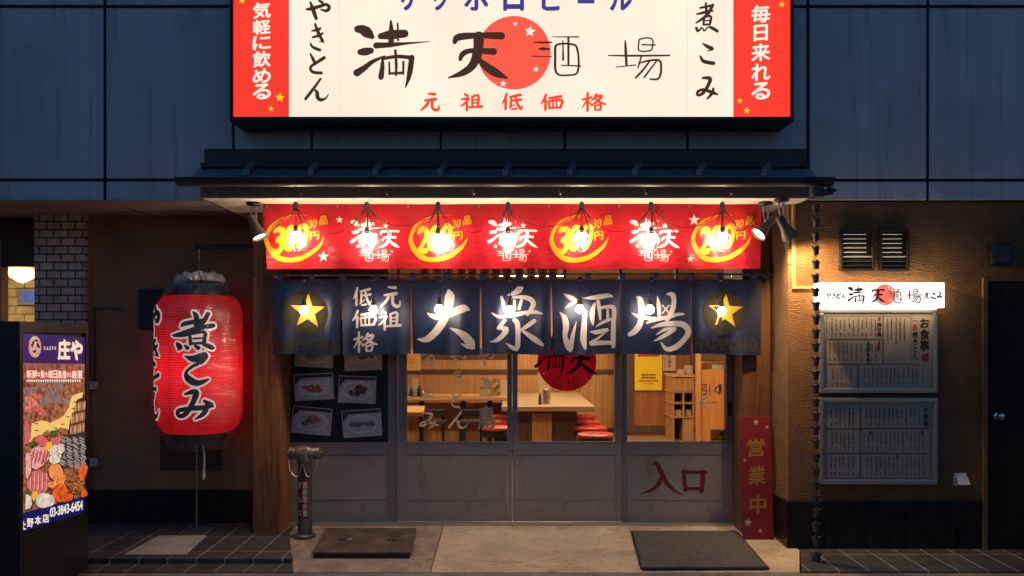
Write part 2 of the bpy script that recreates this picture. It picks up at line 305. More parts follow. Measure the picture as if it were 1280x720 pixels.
def disk(mb, fn, cx, cy, r, lift=.001, rings=4, n=40):
    vs = [fn(cx, cy, lift)]+[fn(cx+r*q/rings*math.cos(2*math.pi*i/n), cy+r*q/rings*math.sin(2*math.pi*i/n), lift) for q in range(1, rings+1) for i in range(n)]
    fs = [(0, 1+i, 1+(i+1)%n) for i in range(n)]+[(1+q*n+i, 1+(q+1)*n+i, 1+(q+1)*n+(i+1)%n, 1+q*n+(i+1)%n) for q in range(rings-1) for i in range(n)]
    mb.add(vs, fs)
def rect(mb, fn, x0, y0, x1, y1, lift=.001): mb.quad(fn(x0,y0,lift), fn(x1,y0,lift), fn(x1,y1,lift), fn(x0,y1,lift))
def poly2(mb, fn, pts, lift=.001): mb.add([fn(x, y, lift) for x, y in pts], [tuple(range(len(pts)))])
def plane(Y): return lambda u, v, o=0: P(u, v, Y)+Vector((0, -o, 0))
def marks(mb, fn, x0, y0, x1, y1, hh, lift=.001):      # a column of print too small to read
    y = y0
    while y < y1:
        h = hh*random.uniform(.7, 1.0)
        for q in range(3):
            a = x0+random.uniform(0, .4)*(x1-x0); b = x1-random.uniform(0, .4)*(x1-x0); yy = y+h*(q+.2)/3
            rect(mb, fn, a, yy, b, yy+h*.16, lift)
        xm = x0+(x1-x0)*random.uniform(.3, .6); rect(mb, fn, xm, y, xm+(x1-x0)*.16, y+h*.9, lift+.0002)
        y += hh
# ================================================================ materials
m_road = M('asphalt gutter concrete', (.22,.19,.16), .85, var=.3, vs=3, bump=.4, bs=150, fine=.6)
m_conc = M('apron concrete', (.62,.48,.34), .8, var=.22, vs=1.7, bump=.25, bs=110, fine=.5, spots=[(3.2,.60,.74,(1,1,1)), (24,.69,.55,(1,1,1)), (1.2,.57,.82,(1,2.5,1))])
m_conc2 = M('stained concrete', (.36,.28,.22), .8, var=.38, vs=3.5, bump=.35, bs=90, fine=.8, spots=[(3.5,.58,.66,(1,1,1)), (22,.68,.5,(1,1,1))])
m_patch = M('light mortar patch', (.42,.40,.38), .85, var=.18, vs=5, bump=.3, bs=70, fine=.6)
m_tile = MBrick('dark paving tiles', (.085,.082,.085), (.06,.058,.062), (.36,.31,.27), .212, .46, .006, 'xy', 0, .45, .5)
m_panel = M('grey cladding panel', (.60,.595,.59), .38, spots=[(3,.60,.86,(5,5,.22)), (1.1,.55,.9,(1,1,1))], var=.07, vs=.9, st=(6,6,.4), bump=.02, bs=300, bst=(1,1,1))
m_black = M('black metal', (.012,.011,.012), .45, var=.3, vs=8)
m_joint = M('joint', (.008,.008,.009), .8)
m_roof = M('dark roof metal', (.24,.26,.30), .36, metal=.1, var=.2, vs=3, st=(6,1,1), bump=.05, bs=30)
m_gutter = M('gutter', (.045,.042,.042), .45, var=.2, vs=6)
m_fascia = M('fascia board', (.26,.22,.20), .6, var=.12, vs=4, st=(.3,6,6))
m_soffit = M('cream soffit', (.80,.71,.60), .6, var=.05, vs=2)
m_soffit2 = M('grey soffit', (.42,.36,.32), .7, var=.08, vs=2)
m_stucco = M('combed brown stucco', (.235,.115,.045), .9, var=.16, vs=5, st=(1,1,1), bump=1.0, bs=26, bst=(1,1,4.2), fine=.3, bd=.03)
m_base = M('black granite base', (.016,.013,.013), .34, spec=.25, var=.4, vs=14, bump=.03, bs=60)
m_wood = M('reddish brown wood', (.25,.095,.028), .5, var=.35, vs=3, st=(14,14,.7), bump=.12, bs=20, fine=.3)
m_wood2 = M('dark reddish wood', (.12,.05,.018), .5, var=.35, vs=3, st=(14,14,.7), bump=.12, bs=20, fine=.3)
m_darkwood = M('dark brown wood', (.085,.042,.022), .55, var=.3, vs=3, st=(12,12,.8), bump=.1, bs=20)
m_alcove = M('brown painted wall', (.30,.155,.068), .55, var=.22, vs=2.5, bump=.1, bs=40)
m_inwood = M('warm interior wood', (.46,.23,.085), .5, var=.25, vs=2.2, st=(16,16,.5), bump=.05, bs=18)
m_inwood2 = M('honey interior wood', (.55,.32,.14), .45, var=.22, vs=2.2, st=(.6,5,14), bump=.05, bs=18)
m_tabletop = M('grey brown table top', (.36,.25,.15), .4, var=.18, vs=2.2, st=(.6,5,14))
m_infloor = M('interior floor', (.30,.20,.12), .5, var=.2, vs=4)
m_alu = M('grey aluminium', (.26,.225,.222), .45, metal=.35, var=.08, vs=3, st=(1,1,9))
m_alupanel = M('grey door panel', (.255,.222,.222), .5, metal=.1, var=.10, vs=2.2, bump=.03, bs=160, spots=[(7,.63,.80,(1,1,.5)), (34,.71,.62,(.6,1,1.6)), (5,.62,.86,(6,1,.35))])
m_aluframe = M('satin aluminium frame', (.52,.50,.48), .3, metal=.85, var=.06, vs=3)
m_brick = MBrick('white glazed brick', (.68,.48,.38), (.58,.41,.33), (.05,.04,.036), .124, .071, .007, 'xz', .5, .35, .8)
m_ybrick = MBrick('cream wall tile', (.62,.52,.30), (.56,.46,.26), (.25,.19,.10), .2, .1, .007, 'xz', .5, .4, .5)
m_glass = MGlass('window glass', ior=1.4, rough=.03)
m_thin = MGlass('clear lamp glass', ior=1.4, rough=.05)
m_bag = MGlass('crumpled clear plastic', tint=(.9,.88,.88), ior=1.3, rough=.13, bump=1.0, bs=22, base=.10, edge=.35, haze=.035)
m_gather = M('bunched plastic', (.62,.56,.55), .3, var=.5, vs=20, st=(1,1,.2), bump=.6, bs=50)
m_cord = M('black cord', (.012,.011,.01), .6)
m_brass = M('aged brass', (.42,.30,.13), .4, metal=.9, var=.25, vs=20)
m_steel = M('steel', (.5,.48,.45), .3, metal=.95, var=.1, vs=10)
m_red = M('red vinyl banner', (.43,.010,.018), .30, var=.06, vs=3, spec=.5, bump=.35, bs=5, bst=(1,1,2.2), bd=.05)
m_yel = M('yellow print', (.62,.25,.004), .45)
m_wht = M('white print', (.62,.57,.55), .5)
m_navy = M('navy noren cloth', (.0042,.0095,.042), .44, var=.15, vs=6, bump=.2, bs=420, bst=(1,1,1), sheen=.0, spec=.75)
m_nlet = M('undyed cloth lettering', (.56,.45,.39), .75, var=.06, vs=5)
m_olive = M('dark olive print', (.030,.022,.010), .8, spec=.2)
m_gold = M('golden print', (.66,.29,.018), .6)
m_dprint = M('black print', (.02,.017,.015), .6)
m_cut = MTrans('grey window lettering', (.62,.56,.52), .55)
m_bulb = ME('lit bulb', (1,.79,.55), 235); m_bulb2 = ME('lit bulb low', (1,.86,.70), 80)
m_spot = M('spotlight housing', (.16,.13,.11), .35, metal=.5, var=.2, vs=12)
m_guard = M('bright guard wire', (.7,.62,.5), .3, metal=.6)
m_sock = M('lamp socket', (.03,.026,.02), .4, var=.3, vs=20)
m_paper = M('cream menu paper', (.52,.39,.28), .7, var=.06, vs=3)
m_rprint = M('red print', (.42,.03,.03), .6)
m_white = M('white plastic', (.6,.58,.56), .45)
m_lantern = MTrans('red lantern paper', (.80,.012,.028), .6, (PZ(540,-.28), (PZ(370,-.28)-PZ(540,-.28))/56))
m_signred = M('red painted board', (.19,.006,.011), .55, var=.12, vs=4)
m_knob = M('door knob chrome', (.6,.6,.62), .15, metal=1)

YP = -.77          # upper wall face
# ================================================================ ground
mb = MB(); mb.box(-120, 120, -120, -1.36, -.30, -.057); tag(mb.build('road', m_road), kind='structure')
mb = MB(); mb.prism([(-7,-1.12,-.01), (-7,.6,.0), (-1.86,.6,.0), (-1.86,-.3,.0), (-1.62,-1.12,-.012)], (0,0,-.2)); tag(mb.build('tiled_pavement', m_tile, bevel=.008), kind='structure')
mb = MB(); mb.box(-7, -1.56, -1.36, -1.125, -.3, -.05); tag(mb.build('pavement_step', m_tile), kind='structure')
def slope(pts, z1=0, z0=-.05): return [(x, y, z1+(z0-z1)*(-y)/1.36) for x, y in pts]
mb = MB(); mb.prism(slope([(-1.86,-.30),(-1.855,.6),(-.60,.6),(-.585,-1.36),(-1.555,-1.36)]), (0,0,-.2)); tag(mb.build('apron', m_conc2, bevel=.006), kind='structure')
mb = MB(); mb.prism(slope([(-.594,.6),(2.23,.6),(2.23,-.8),(2.045,-1.36),(-.58,-1.36)]), (0,0,-.2)); tag(mb.build('apron', m_conc, bevel=.006), kind='structure')
mb = MB(); mb.prism([(2.235,-.5,-.028),(6.5,-.5,-.028),(6.5,-1.35,-.045),(2.06,-1.35,-.045),(2.235,-.8,-.032)], (0,0,-.2)); tag(mb.build('tiled_pavement', m_tile, bevel=.006), kind='structure')
mb = MB(); q = [(199,671),(258,671),(232,694),(155,694)]
pts = []
for px, py in q:
    d = (CZ+.008)*FPX/(py-HZ); pts.append(((px-640)/FPX*d, d-D0, -.002-.004))
mb.prism([(p[0], p[1], .0005-.01*(-p[1])/1.1*.9) for p in pts], (0,0,.006)); tag(mb.build('pavement_patch', m_patch), kind='structure')
mb = MB(); mb.box(-6, 6, -.1, 9, -.25, -.004); tag(mb.build('floor', m_infloor), kind='structure')

# ================================================================ upper wall of the building
up = thing('upper_wall', 'dim grey panelled upper storey wall with dark joints behind the big lit signboard', 'wall', (0, YP, PZ(250, YP)))
mb = MB(); mb.box(-9, 9, YP+.012, YP+.3, PZ(250, YP), 6.5); mb.build('backing', m_joint, up)
zs = [PZ(250, YP), PZ(225, YP), PZ(8, YP), PZ(-210, YP), 6.5]; xs = [-480,-327,-175,-22,131,292,389.5,551,706,859,1010,1160,1313,1466,1619]
for i in range(len(xs)-1):
    for j in range(4):
        g = .012 if i not in (5,6,7,8) else .008
        b = MB(); b.box(PX(xs[i], YP)+g, PX(xs[i+1], YP)-g, YP, YP+.03, zs[j]+(.012 if j else 0), zs[j+1]-.012); b.build('cladding_panel', m_panel, up, bevel=.004)
mb = MB(); mb.box(-9, PX(300, YP), YP+.31, 2.2, PZ(250, YP)-.001, PZ(250, YP)+.03); mb.build('soffit', m_soffit2, up)
b = MB(); b.box(PX(131, YP)-.005, PX(131, YP)+.006, YP+.3, .1, PZ(250, YP)-.004, PZ(250, YP)); b.build('soffit_joint', m_joint, up)
mb = MB(); mb.box(-9, PX(300,YP), YP+.0, YP+.31, PZ(250, YP)-.0015, PZ(250, YP)-.0005); mb.build('soffit_lip', m_soffit2, up)

# ================================================================ awning
YE = -1.05
aw = thing('awning', 'dark metal awning roof with battens and gutter over the shop entrance', 'awning', (0, -.5, PZ(247, YE)))
zb = PZ(247, YE); xl, xr = PX(250, YE), PX(1015, YE)
mb = MB(); mb.box(xl+.02, xr-.02, YE+.02, .3, zb, zb+.02); mb.build('soffit', m_soffit, aw)
mb = MB(); mb.box(xl, xr, YE, YE+.02, zb-.003, PZ(234, YE)); mb.box(xl, xl+.02, YE+.02, .0, zb-.003, zb+.08); mb.box(xr-.02, xr, YE+.02, YP+.0, zb-.003, zb+.08); mb.build('fascia', m_fascia, aw, bevel=.003)
YG = -1.15; z0 = PZ(222, YG); z1 = PZ(209, YP-.05)
mb = MB(); mb.prism([(xl-.06, YG+.02, z0), (xl-.06, YG+.02, z0+.012), (xl+.05, YP-.03, z1+.012), (xl+.05, YP-.03, z1)], (.0001,0,0))
mb = MB(); A = [(PX(240,YG), YG+.01, z0), (PX(1022,YG), YG+.01, z0), (PX(1012,YP), YP-.002, z1), (PX(252,YP), YP-.002, z1)]
mb.prism(A, (0,0,.012)); mb.build('roof_sheet', m_roof, aw)
for i in range(9):
    px = 300+i*78.7+(0)
    a = P(px-3, 222, YG); x = PX(307+i*81, YG); x2 = PX(307+i*81+8, YP-.03)
    b = MB(); b.prism([(x-.022, YG, z0+.012), (x+.022, YG, z0+.012), (x2+.022, YP-.01, z1+.012), (x2-.022, YP-.01, z1+.012)], (0,0,.045)); b.build('batten', m_roof, aw, bevel=.004)
mb = MB(); mb.pbox(255, 186, 1008, 206, YP-.05, YP-.002); mb.pbox(250, 203, 1013, 209.5, YP-.09, YP-.051); mb.build('ridge_flashing', m_gutter, aw, bevel=.005)
mb = MB(); zg = PZ(229, YG-.05)
n = 10
for x0, x1 in ((PX(222,YG-.05), PX(1040,YG-.05)),):
    prof = [(math.cos(math.pi+math.pi*i/n)*.055, math.sin(math.pi+math.pi*i/n)*.055) for i in range(n+1)]
    vs = [(x, YG-.05+a, zg+.03+c) for x in (x0, x1) for a, c in prof]; k = n+1
    mb.add(vs, [(i, i+1, k+i+1, k+i) for i in range(n)]+[tuple(range(k)), tuple(range(k, 2*k))])
mb.box(x0, x1, YG-.112, YG-.10, zg+.024, zg+.036); mb.build('gutter', m_gutter, aw, smooth=True)
for px in (268, 374, 482, 590, 698, 806, 912):
    b = MB(); b.tube([P(px, 236, YG-.05)+Vector((0,.0,0)), P(px, 241, YG-.08), P(px+2, 243.5, YG-.09), P(px+3, 241, YG-.11)], .004, 6); b.build('gutter_hook', m_brass, aw)
b = MB(); b.lathe([(.05,.0),(.055,.06),(.03,.1)], P(1021, 247, YG-.05), 14); b.tube([P(1017,242,YG-.05), P(1040,241,YG-.05)], .025, 10); b.tube([P(1034,236,YG-.05), P(1044,239,YG-.05)], .018, 8); b.build('gutter_outlet', m_gutter, aw, smooth=True)

# ================================================================ right hand stucco wall
YR = -.74
xc = PX(985, YR); zt = PZ(251, YP)
rw = thing('stucco_wall', 'brown combed stucco wall with a black stone base on the right of the entrance', 'wall', (4, YR, 0))
mb = MB(); mb.box(xc, 7, YR, .4, PZ(627, YR), zt-.002); mb.build('render_coat', m_stucco, rw, bevel=.004)
mb = MB(); mb.box(xc-.012, PX(1229, YR), YR-.014, .4, -.1, PZ(627, YR)-.001); mb.build('stone_base', m_base, rw, bevel=.004)
for px in (1035, 1086, 1137, 1190):
    b = MB(); b.box(PX(px,YR)-.0015, PX(px,YR)+.0015, YR-.0148, YR-.013, -.03, PZ(628,YR)); b.build('base_joint', m_gutter, rw)
t = thing('wall_trim', 'narrow ochre trim strip running up the stucco corner by the spotlights', 'trim', P(992, 360, YR))
mb = MB(); mb.pbox(990.5, 254, 994.5, 361, YR-.02, YR); mb.pbox(994.5, 357.5, 1016, 361, YR-.02, YR); mb.build('strip', M('ochre trim', (.42,.26,.09), .6), t, bevel=.003)
m_vent = M('bright vent slat', (.45,.46,.46), .45, metal=.6)  # upper slats only: sky reflection put into a lighter colour
# vents
for lab, x0, x1 in (('black louvred wall vent, the wider left one of the pair above the small lit sign', 1051, 1094), ('black louvred wall vent, the narrower right one of the pair above the small lit sign', 1100, 1137)):
    v = thing('wall_vent', lab, 'vent', P((x0+x1)/2, 338, YR), 'louvred vents in the stucco wall')
    mb = MB(); mb.pbox(x0, 287, x1, 290, YR-.035, YR); mb.pbox(x0, 335.5, x1, 338.5, YR-.035, YR); mb.pbox(x0, 290, x0+3, 335.5, YR-.035, YR); mb.pbox(x1-3, 290, x1, 335.5, YR-.035, YR); mb.build('frame', m_black, v, bevel=.002)
    b = MB(); b.pbox(x0+3, 290, x1-3, 335.5, YR-.004, YR-.001); b.build('back_plate', m_black, v)
    for k in range(8):
        y = 292.5+k*5.6; c = P((x0+x1)/2, y, YR-.02); hw = (x1-x0-6)/2/FPX*(D0+YR)
        b = MB(); b.box(-hw, hw*(.55 if k < 5 else 1), -.0075, .0075, -.002, .002, Matrix.Translation(c) @ Matrix.Rotation(math.radians(40), 4, 'X')); b.build('slat', m_vent if k < 6 else m_black, v)
t = thing('junction_box', 'small black box high on the stucco wall above the service door', 'box', P(1253, 332, YR))
mb = MB(); mb.pbox(1240, 304, 1267, 331, YR-.08, YR); mb.build('case', m_black, t, bevel=.006); b = MB(); b.pbox(1242.5, 306.5, 1264.5, 328.5, YR-.084, YR-.0795); b.build('cover', m_gutter, t, bevel=.003)
t = thing('outlet_cover', 'small white weatherproof outlet cover low on the stucco wall', 'outlet', P(1200, 606, YR))
mb = MB(); mb.prism([P(1193,592,YR)+Vector((0,-.012,0)), P(1207,592,YR)+Vector((0,-.012,0)), P(1209.5,605,YR)+Vector((0,-.05,0)), P(1195.5,605,YR)+Vector((0,-.05,0))], (0,.05,0)); mb.build('hood', m_white, t, bevel=.004)
b = MB(); b.pbox(1192, 591, 1208, 607, YR-.006, YR-.001); b.build('back_plate', m_white, t, bevel=.002)
# service door
t = thing('service_door', 'dark brown service door with a round chrome knob at the right edge', 'door', (PX(1260,YR), YR, -.03))
m_dk = M('dark door paint', (.020,.010,.008), .5, spec=.2, var=.2, vs=3)
m_trim = M('door frame wood', (.16,.075,.025), .6, var=.3, vs=5, st=(8,8,.5))
mb = MB(); mb.pbox(1236, 352, 1390, 690, YR-.020, YR-.002); mb.build('leaf', m_dk, t, bevel=.003)
mb = MB(); mb.pbox(1229.5, 346, 1235.5, 690, YR-.035, YR-.001); mb.pbox(1235.5, 346, 1396, 351.5, YR-.035, YR-.001); mb.pbox(1390.5, 351.5, 1396, 690, YR-.035, YR-.001); mb.build('frame', m_trim, t, bevel=.003)
kp = P(1245.5, 520, YR-.020); R90 = Matrix.Rotation(math.radians(90), 3, 'X')
b = MB(); b.lathe([(.026,0),(.026,.006),(.012,.01),(.011,.035),(.026,.045),(.031,.062),(.024,.078),(.004,.083)], kp, 20, R90); b.build('knob', m_knob, t, smooth=True)

# ================================================================ wooden pillars either side of the doors, alcove, brick pillar
YW = -.325
t = thing('wooden_pillar', 'brown wooden pillar with the leaning red board at its foot, right of the doors', 'pillar', (PX(945,YW), YW, 0), 'wooden pillars beside the doors')
mb = MB(); mb.box(PX(928,YW), xc-.013, YW, .3, -.02, zb-.002); mb.build('boarding', m_wood2, t, bevel=.004)
YL = -.325
t = thing('wooden_pillar', 'reddish brown wooden pillar between the red paper lantern and the doors', 'pillar', (PX(333,YL), YL, 0), 'wooden pillars beside the doors')
mb = MB(); mb.box(PX(316,YL), PX(350,YL), YL, .3, -.02, zb-.002); mb.build('boarding', m_wood, t, bevel=.006)
t = thing('alcove_wall', 'dark brown alcove wall with a faint flush door behind the red lantern', 'wall', (PX(210,.05), .05, 0))
mb = MB(); mb.pbox(104, 266, 330, 612, .05, .30); mb.build('boarding', m_alcove, t)
mb = MB(); mb.pbox(104, 612.3, 330, 656, .04, .30); mb.build('base', m_base, t)
mb = MB(); mb.pbox(117, 385, 152, 386.5, .035, .049); mb.pbox(117, 386.5, 118.5, 480, .035, .049); mb.build('door_trim', m_darkwood, t)
mb = MB(); mb.pbox(173, 361, 226, 412, .03, .049); mb.build('dark_plate', m_black, t, bevel=.003)
mb = MB(); mb.pbox(200, 545, 276, 588, .035, .049); mb.build('access_panel', m_darkwood, t, bevel=.003)
for py, lab in ((482, 'small white switch box on the alcove wall, the upper of two'), (578, 'small white switch box on the alcove wall, the lower of two')):
    s = thing('switch_box', lab, 'switch', P(116, py+5, .03), 'switch boxes on the alcove wall')
    mb = MB(); mb.pbox(111, py-5, 121, py+5, .01, .049); mb.build('case', m_white, s, bevel=.004); b = MB(); b.pbox(113.5, py-3, 117, py+2, .004, .0095); b.build('rocker', m_white, s, bevel=.002)
t = tag(MB().box(PX(43,-.02), PX(106,-.02), -.02, .5, -.02, PZ(250,YP)-.003).build('brick_pillar', m_brick), 'pillar faced with pale glazed bricks at the far left behind the fish poster', 'pillar')
# neighbouring room seen past the brick pillar
t = thing('neighbour_wall', 'cream tiled wall of the lit room seen past the brick pillar', 'wall', (-5.6, 2.6, 0))
mb = MB(); mb.box(-9, -3.9, 2.6, 2.75, 0, 2.75); mb.build('tiling', m_ybrick, t); mb = MB(); mb.box(-4.09, -4.02, .5, 2.6, 0, 2.7); mb.build('side_wall', m_alcove, t)
mb = MB(); mb.pbox(-200, 386, 8, 402, 2.58, 2.599); mb.build('ledge', m_wood, t)
mb = MB(); mb.pbox(-300, 262, 43, 333.5, .2, .4); tag(mb.build('door_lintel', m_darkwood), 'dark lintel over the open doorway at the far left edge', 'lintel')
t = thing('door_post', 'grey metal door post at the far left edge of the open doorway', 'post', (PX(0,.2), .2, 0)); mb = MB(); mb.pbox(-6, 300, 1.5, 660, .19, .3); mb.build('shaft', m_alu, t)
mb = MB(); mb.box(-9, -4.02, .401, 2.6, PZ(333,.4)+.02, PZ(333,.4)+.06); tag(mb.build('ceiling', m_soffit), kind='structure')
YN_ = 1.5; c = P(28, 346.5, YN_)
t = thing('pendant_lamp', 'lit white glass pendant lamp in the doorway at the far left', 'lamp', c)
s = (D0+YN_)/FPX
mb = MB(); mb.lathe([(.1*s,5.2*s),(4*s,4.6*s),(9*s,2.4*s),(14*s,.2*s),(9.5*s,-2.8*s),(4*s,-6*s),(.1*s,-7.2*s)], c, 28); mb.build('shade', ME('lamp glass', (1,.84,.58), 2.2), t, smooth=True)
ld = bpy.data.lights.new('lamp_light', 'POINT'); ld.energy = 42; ld.color = (1,.74,.36); ld.shadow_soft_size = .08; lo = bpy.data.objects.new('lamp_light', ld); COL.objects.link(lo); lo.parent = t; lo.matrix_parent_inverse = Matrix.Translation(-c); lo.location = c+Vector((0,-.05,-.2))
mb = MB(); mb.lathe([(7*s,10*s),(7*s,8*s),(2*s,6.5*s),(2*s,4*s)], c, 20); mb.build('fitting', m_soffit, t, smooth=True)
t = thing('wall_monitor', 'small bluish screen on the tiled wall at the far left', 'screen', P(36, 380, 2.4))
mb = MB(); mb.pbox(22, 361, 58, 381, 2.4, 2.5); mb.build('bezel', m_alu, t, bevel=.005); b = MB(); b.pbox(25, 363, 56, 378.5, 2.39, 2.3995); b.build('screen', M('screen', (.03,.04,.08), .3, emit=lin(70,85,140), es=1.0, var=.5, vs=9), t)

# ================================================================ interior
mb = MB(); mb.box(-4, 5, .12, 8.2, 2.68, 2.75); tag(mb.build('ceiling', m_soffit2), kind='structure')
t = thing('interior_wall', 'warm brown boarded back wall inside the shop', 'wall', (0, 7.5, 0)); mb = MB(); mb.box(-4, 5, 7.5, 7.6, 0, 2.68); mb.build('boarding', m_inwood, t)
b = MB(); b.box(-4, 5, 7.47, 7.499, 1.02, 1.09); b.box(-4, 5, 7.47, 7.499, 0, .08); b.build('rail', m_darkwood, t)
t = thing('interior_wall', 'boarded right side wall inside the shop behind the shelf unit', 'wall', (4, 4, 0)); mb = MB(); mb.box(3.9, 4, .2, 7.49, 0, 2.68); mb.build('boarding', m_inwood, t)
t = thing('interior_wall', 'boarded left side wall inside the shop', 'wall', (-3.4, 4, 0)); mb = MB(); mb.box(-3.5, -3.4, .2, 7.49, 0, 2.68); mb.build('boarding', m_inwood, t)
mb = MB(); mb.pbox(480, 436, 640, 450, 5.4, 5.6); tag(mb.build('wall_shelf', m_darkwood), 'dark high shelf along the back wall seen through the left window', 'shelf')
mb = MB(); mb.pbox(700, 430, 716, 520, 7.2, 7.4); 
# counter, posts
t = thing('counter', 'long honey coloured wooden counter on black legs behind the left window', 'counter', (PX(570,5.2), 5.2, 0))
mb = MB(); mb.box(PX(480,5.2), PX(637,5.2), 5.2, 5.9, PZ(501,5.2), PZ(496,5.2)); mb.build('top', m_inwood2, t, bevel=.01)
for px in (527, 579, 612):
    b = MB(); b.pbox(px-3, 501.3, px+3, 552, 5.3, 5.38); b.build('leg', m_black, t)
b = MB(); b.box(PX(480,5.8), PX(637,5.8), 5.8, 5.86, 0, PZ(501,5.8)-.03); b.build('front_board', m_inwood, t)
t = thing('low_table', 'small orange wood table with dark legs at the lower left of the left window', 'table', (PX(512,3.2), 3.2, 0))
za = PZ(520,3.0); mb = MB(); mb.prism([(PX(490,3.0),3.0,za),(PX(529,3.0),3.0,za),(PX(531,4.0),4.0,za),(PX(500,4.0),4.0,za)], (0,0,.05)); mb.build('top', m_inwood2, t, bevel=.008)
for px in (503, 527): b = MB(); b.pbox(px-3, 521, px+2, 560, 3.2, 3.28); b.build('leg', m_black, t)
m_seat = M('red vinyl seat', (.46,.04,.028), .4, var=.1, vs=6)
def stool(px, py, wpx, Y, lab, grp):
    s = (D0+Y)/FPX; c = P(px, py, Y); r = wpx/2*s
    t = thing('bar_stool', lab, 'stool', (c.x, Y, 0), grp)
    b = MB(); b.lathe([(.02,0),(r*.9,-.004),(r,-.02),(r*1.0,-.045),(r*.96,-.05)], c, 28); b.build('seat', m_seat, t, smooth=True)
    b = MB(); b.lathe([(r*.97,-.052),(r*.97,-.13),(r*.3,-.14)], c, 28); b.build('seat_base', m_black, t, smooth=True)
    b = MB(); b.lathe([(.04,-.14),(.04,-c.z+.02),(r*.8,-c.z+.015),(r*.8,-c.z)], c, 16); b.build('pedestal', m_black, t, smooth=True)
G1 = 'red topped stools beside the big table'; G2 = 'red topped stools at the left window'
for (px, py, wp, Y, l) in ((728,518.5,32,6.0,'red topped black stool beside the big table, farthest of four'),(732,525.5,36,5.1,'red topped black stool beside the big table, second farthest of four'),(738.5,532.5,41,4.2,'red topped black stool beside the big table, second nearest of four'),(744.5,541,46,3.3,'red topped black stool beside the big table, nearest of four with its dark base showing')): stool(px, py, wp, Y, l, G1)
for (px, py, wp, Y, l) in ((630,518,30,5.0,'red stool in the left window, topmost of the three'),(627,525,36,4.3,'red stool in the left window, middle of the three'),(622,532.5,40,3.6,'red stool in the left window, lowest of the three')): stool(px, py, wp, Y, l, G2)
for px, l in ((588, 'dark low chair back under the counter, right of the middle lettering'), (541, 'dark low chair back under the counter, left of the middle lettering')):
    t = thing('dining_chair', l, 'chair', (PX(px,4.2), 4.2, 0), 'dark chairs under the counter')
    b = MB(); b.pbox(px-15, 512, px+15, 520, 4.2, 4.24); b.build('backrest', m_black, t, bevel=.01); b = MB(); b.pbox(px-15, 527, px+15, 530, 4.0, 4.4); b.build('seat', m_black, t, bevel=.01)
    for a in (-13, 13): b = MB(); b.pbox(px+a-1.5, 512, px+a+1.5, 556, 4.25, 4.29); b.build('leg', m_black, t)
t = thing('big_table', 'large wooden table with a solid dark base behind the middle window', 'table', (PX(690,4.5), 4.5, 0))
Yt = 4.1; zt_ = PZ(508, Yt); xr_ = PX(744, Yt)
mb = MB(); mb.box(PX(627,Yt), xr_, Yt, 7.2, zt_-.07, zt_); mb.build('top', m_tabletop, t, bevel=.008)
mb = MB(); mb.box(PX(643,Yt), xr_-.24, Yt+.1, 7.1, .0, zt_-.071); mb.build('base', m_darkwood, t, bevel=.008)
b = MB(); b.pbox(665, 517, 690, 552, Yt+.085, Yt+.099); b.build('base_panel', m_inwood, t)
b = MB(); b.lathe([(.045,0),(.048,.01),(.045,.02),(.045,.19),(.047,.2),(.02,.21)], (PX(683,4.6), 4.6, zt_), 20); tag(b.build('napkin_dispenser', m_steel, smooth=True), 'shiny metal dispenser standing on the big table in the middle window', 'dispenser')
t = MB(); t.prism([P(672,466,4.7), P(676,466,4.7), P(688,484,4.7), P(688,500,4.7), P(674,500,4.7)], (0,.02,0)); tag(t.build('menu_stand', m_paper), 'tall cream menu stand behind the metal dispenser on the big table', 'menu')
b = MB(); b.lathe([(.022,0),(.022,.1),(.012,.13),(.012,.15)], (PX(675,4.45), 4.45, zt_), 14); tag(b.build('sauce_bottle', m_dprint, smooth=True), 'small dark sauce bottle left of the metal dispenser', 'bottle')
# things on the counter
zc = PZ(496,5.2)
for i, (px, wp, hp, mm, l) in enumerate(((519,8,22,m_paper,'white card standing on the counter at its left end'),(630,8,20,m_paper,'white card standing on the counter at its right end'))):
    b = MB(); b.box(PX(px-wp/2,5.4), PX(px+wp/2,5.4), 5.4, 5.42, zc, zc+hp/FPX*12.9); tag(b.build('menu_card', mm, bevel=.002), l, 'card')
m_spark = M('busy printed board', (.75,.55,.30), .35, col2=(.10,.05,.02), vs=14, metal=.2)
b = MB(); b.box(PX(600,5.5), PX(625,5.5), 5.5, 5.53, zc, PZ(472,5.5)); tag(b.build('notice_board', m_spark, bevel=.003), 'busy glittering board standing on the counter behind the right lettering', 'board')
for px, hh, mm, l in ((510,.17,m_steel,'metal shaker at the left end of the counter'),(514,.12,m_dprint,'dark bottle beside the metal shaker on the counter'),(524,.15,m_dprint,'dark bottle beside the white card on the counter'),(528,.10,m_steel,'short metal pot right of the white card on the counter')):
    b = MB(); b.lathe([(.028,0),(.03,hh*.6),(.018,hh*.8),(.018,hh)], (PX(px,5.35), 5.35, zc), 12); tag(b.build('condiment_pot', mm, smooth=True), l, 'condiment', 'condiments on the counter')
t = thing('paper_notice', 'orange paper notice with a yellow mark at the top left of the left window', 'notice', P(515, 463, 5.3)); x_ = MB(); x_.pbox(505, 436, 526, 463, 5.3, 5.31); x_.build('sheet', M('orange paper', (.62,.36,.16), .6), t); x_ = MB(); blob(x_, plane(5.299), 514, 450, 6, 5.5, 0, 12, .2); x_.build('yellow_mark', m_yel, t)
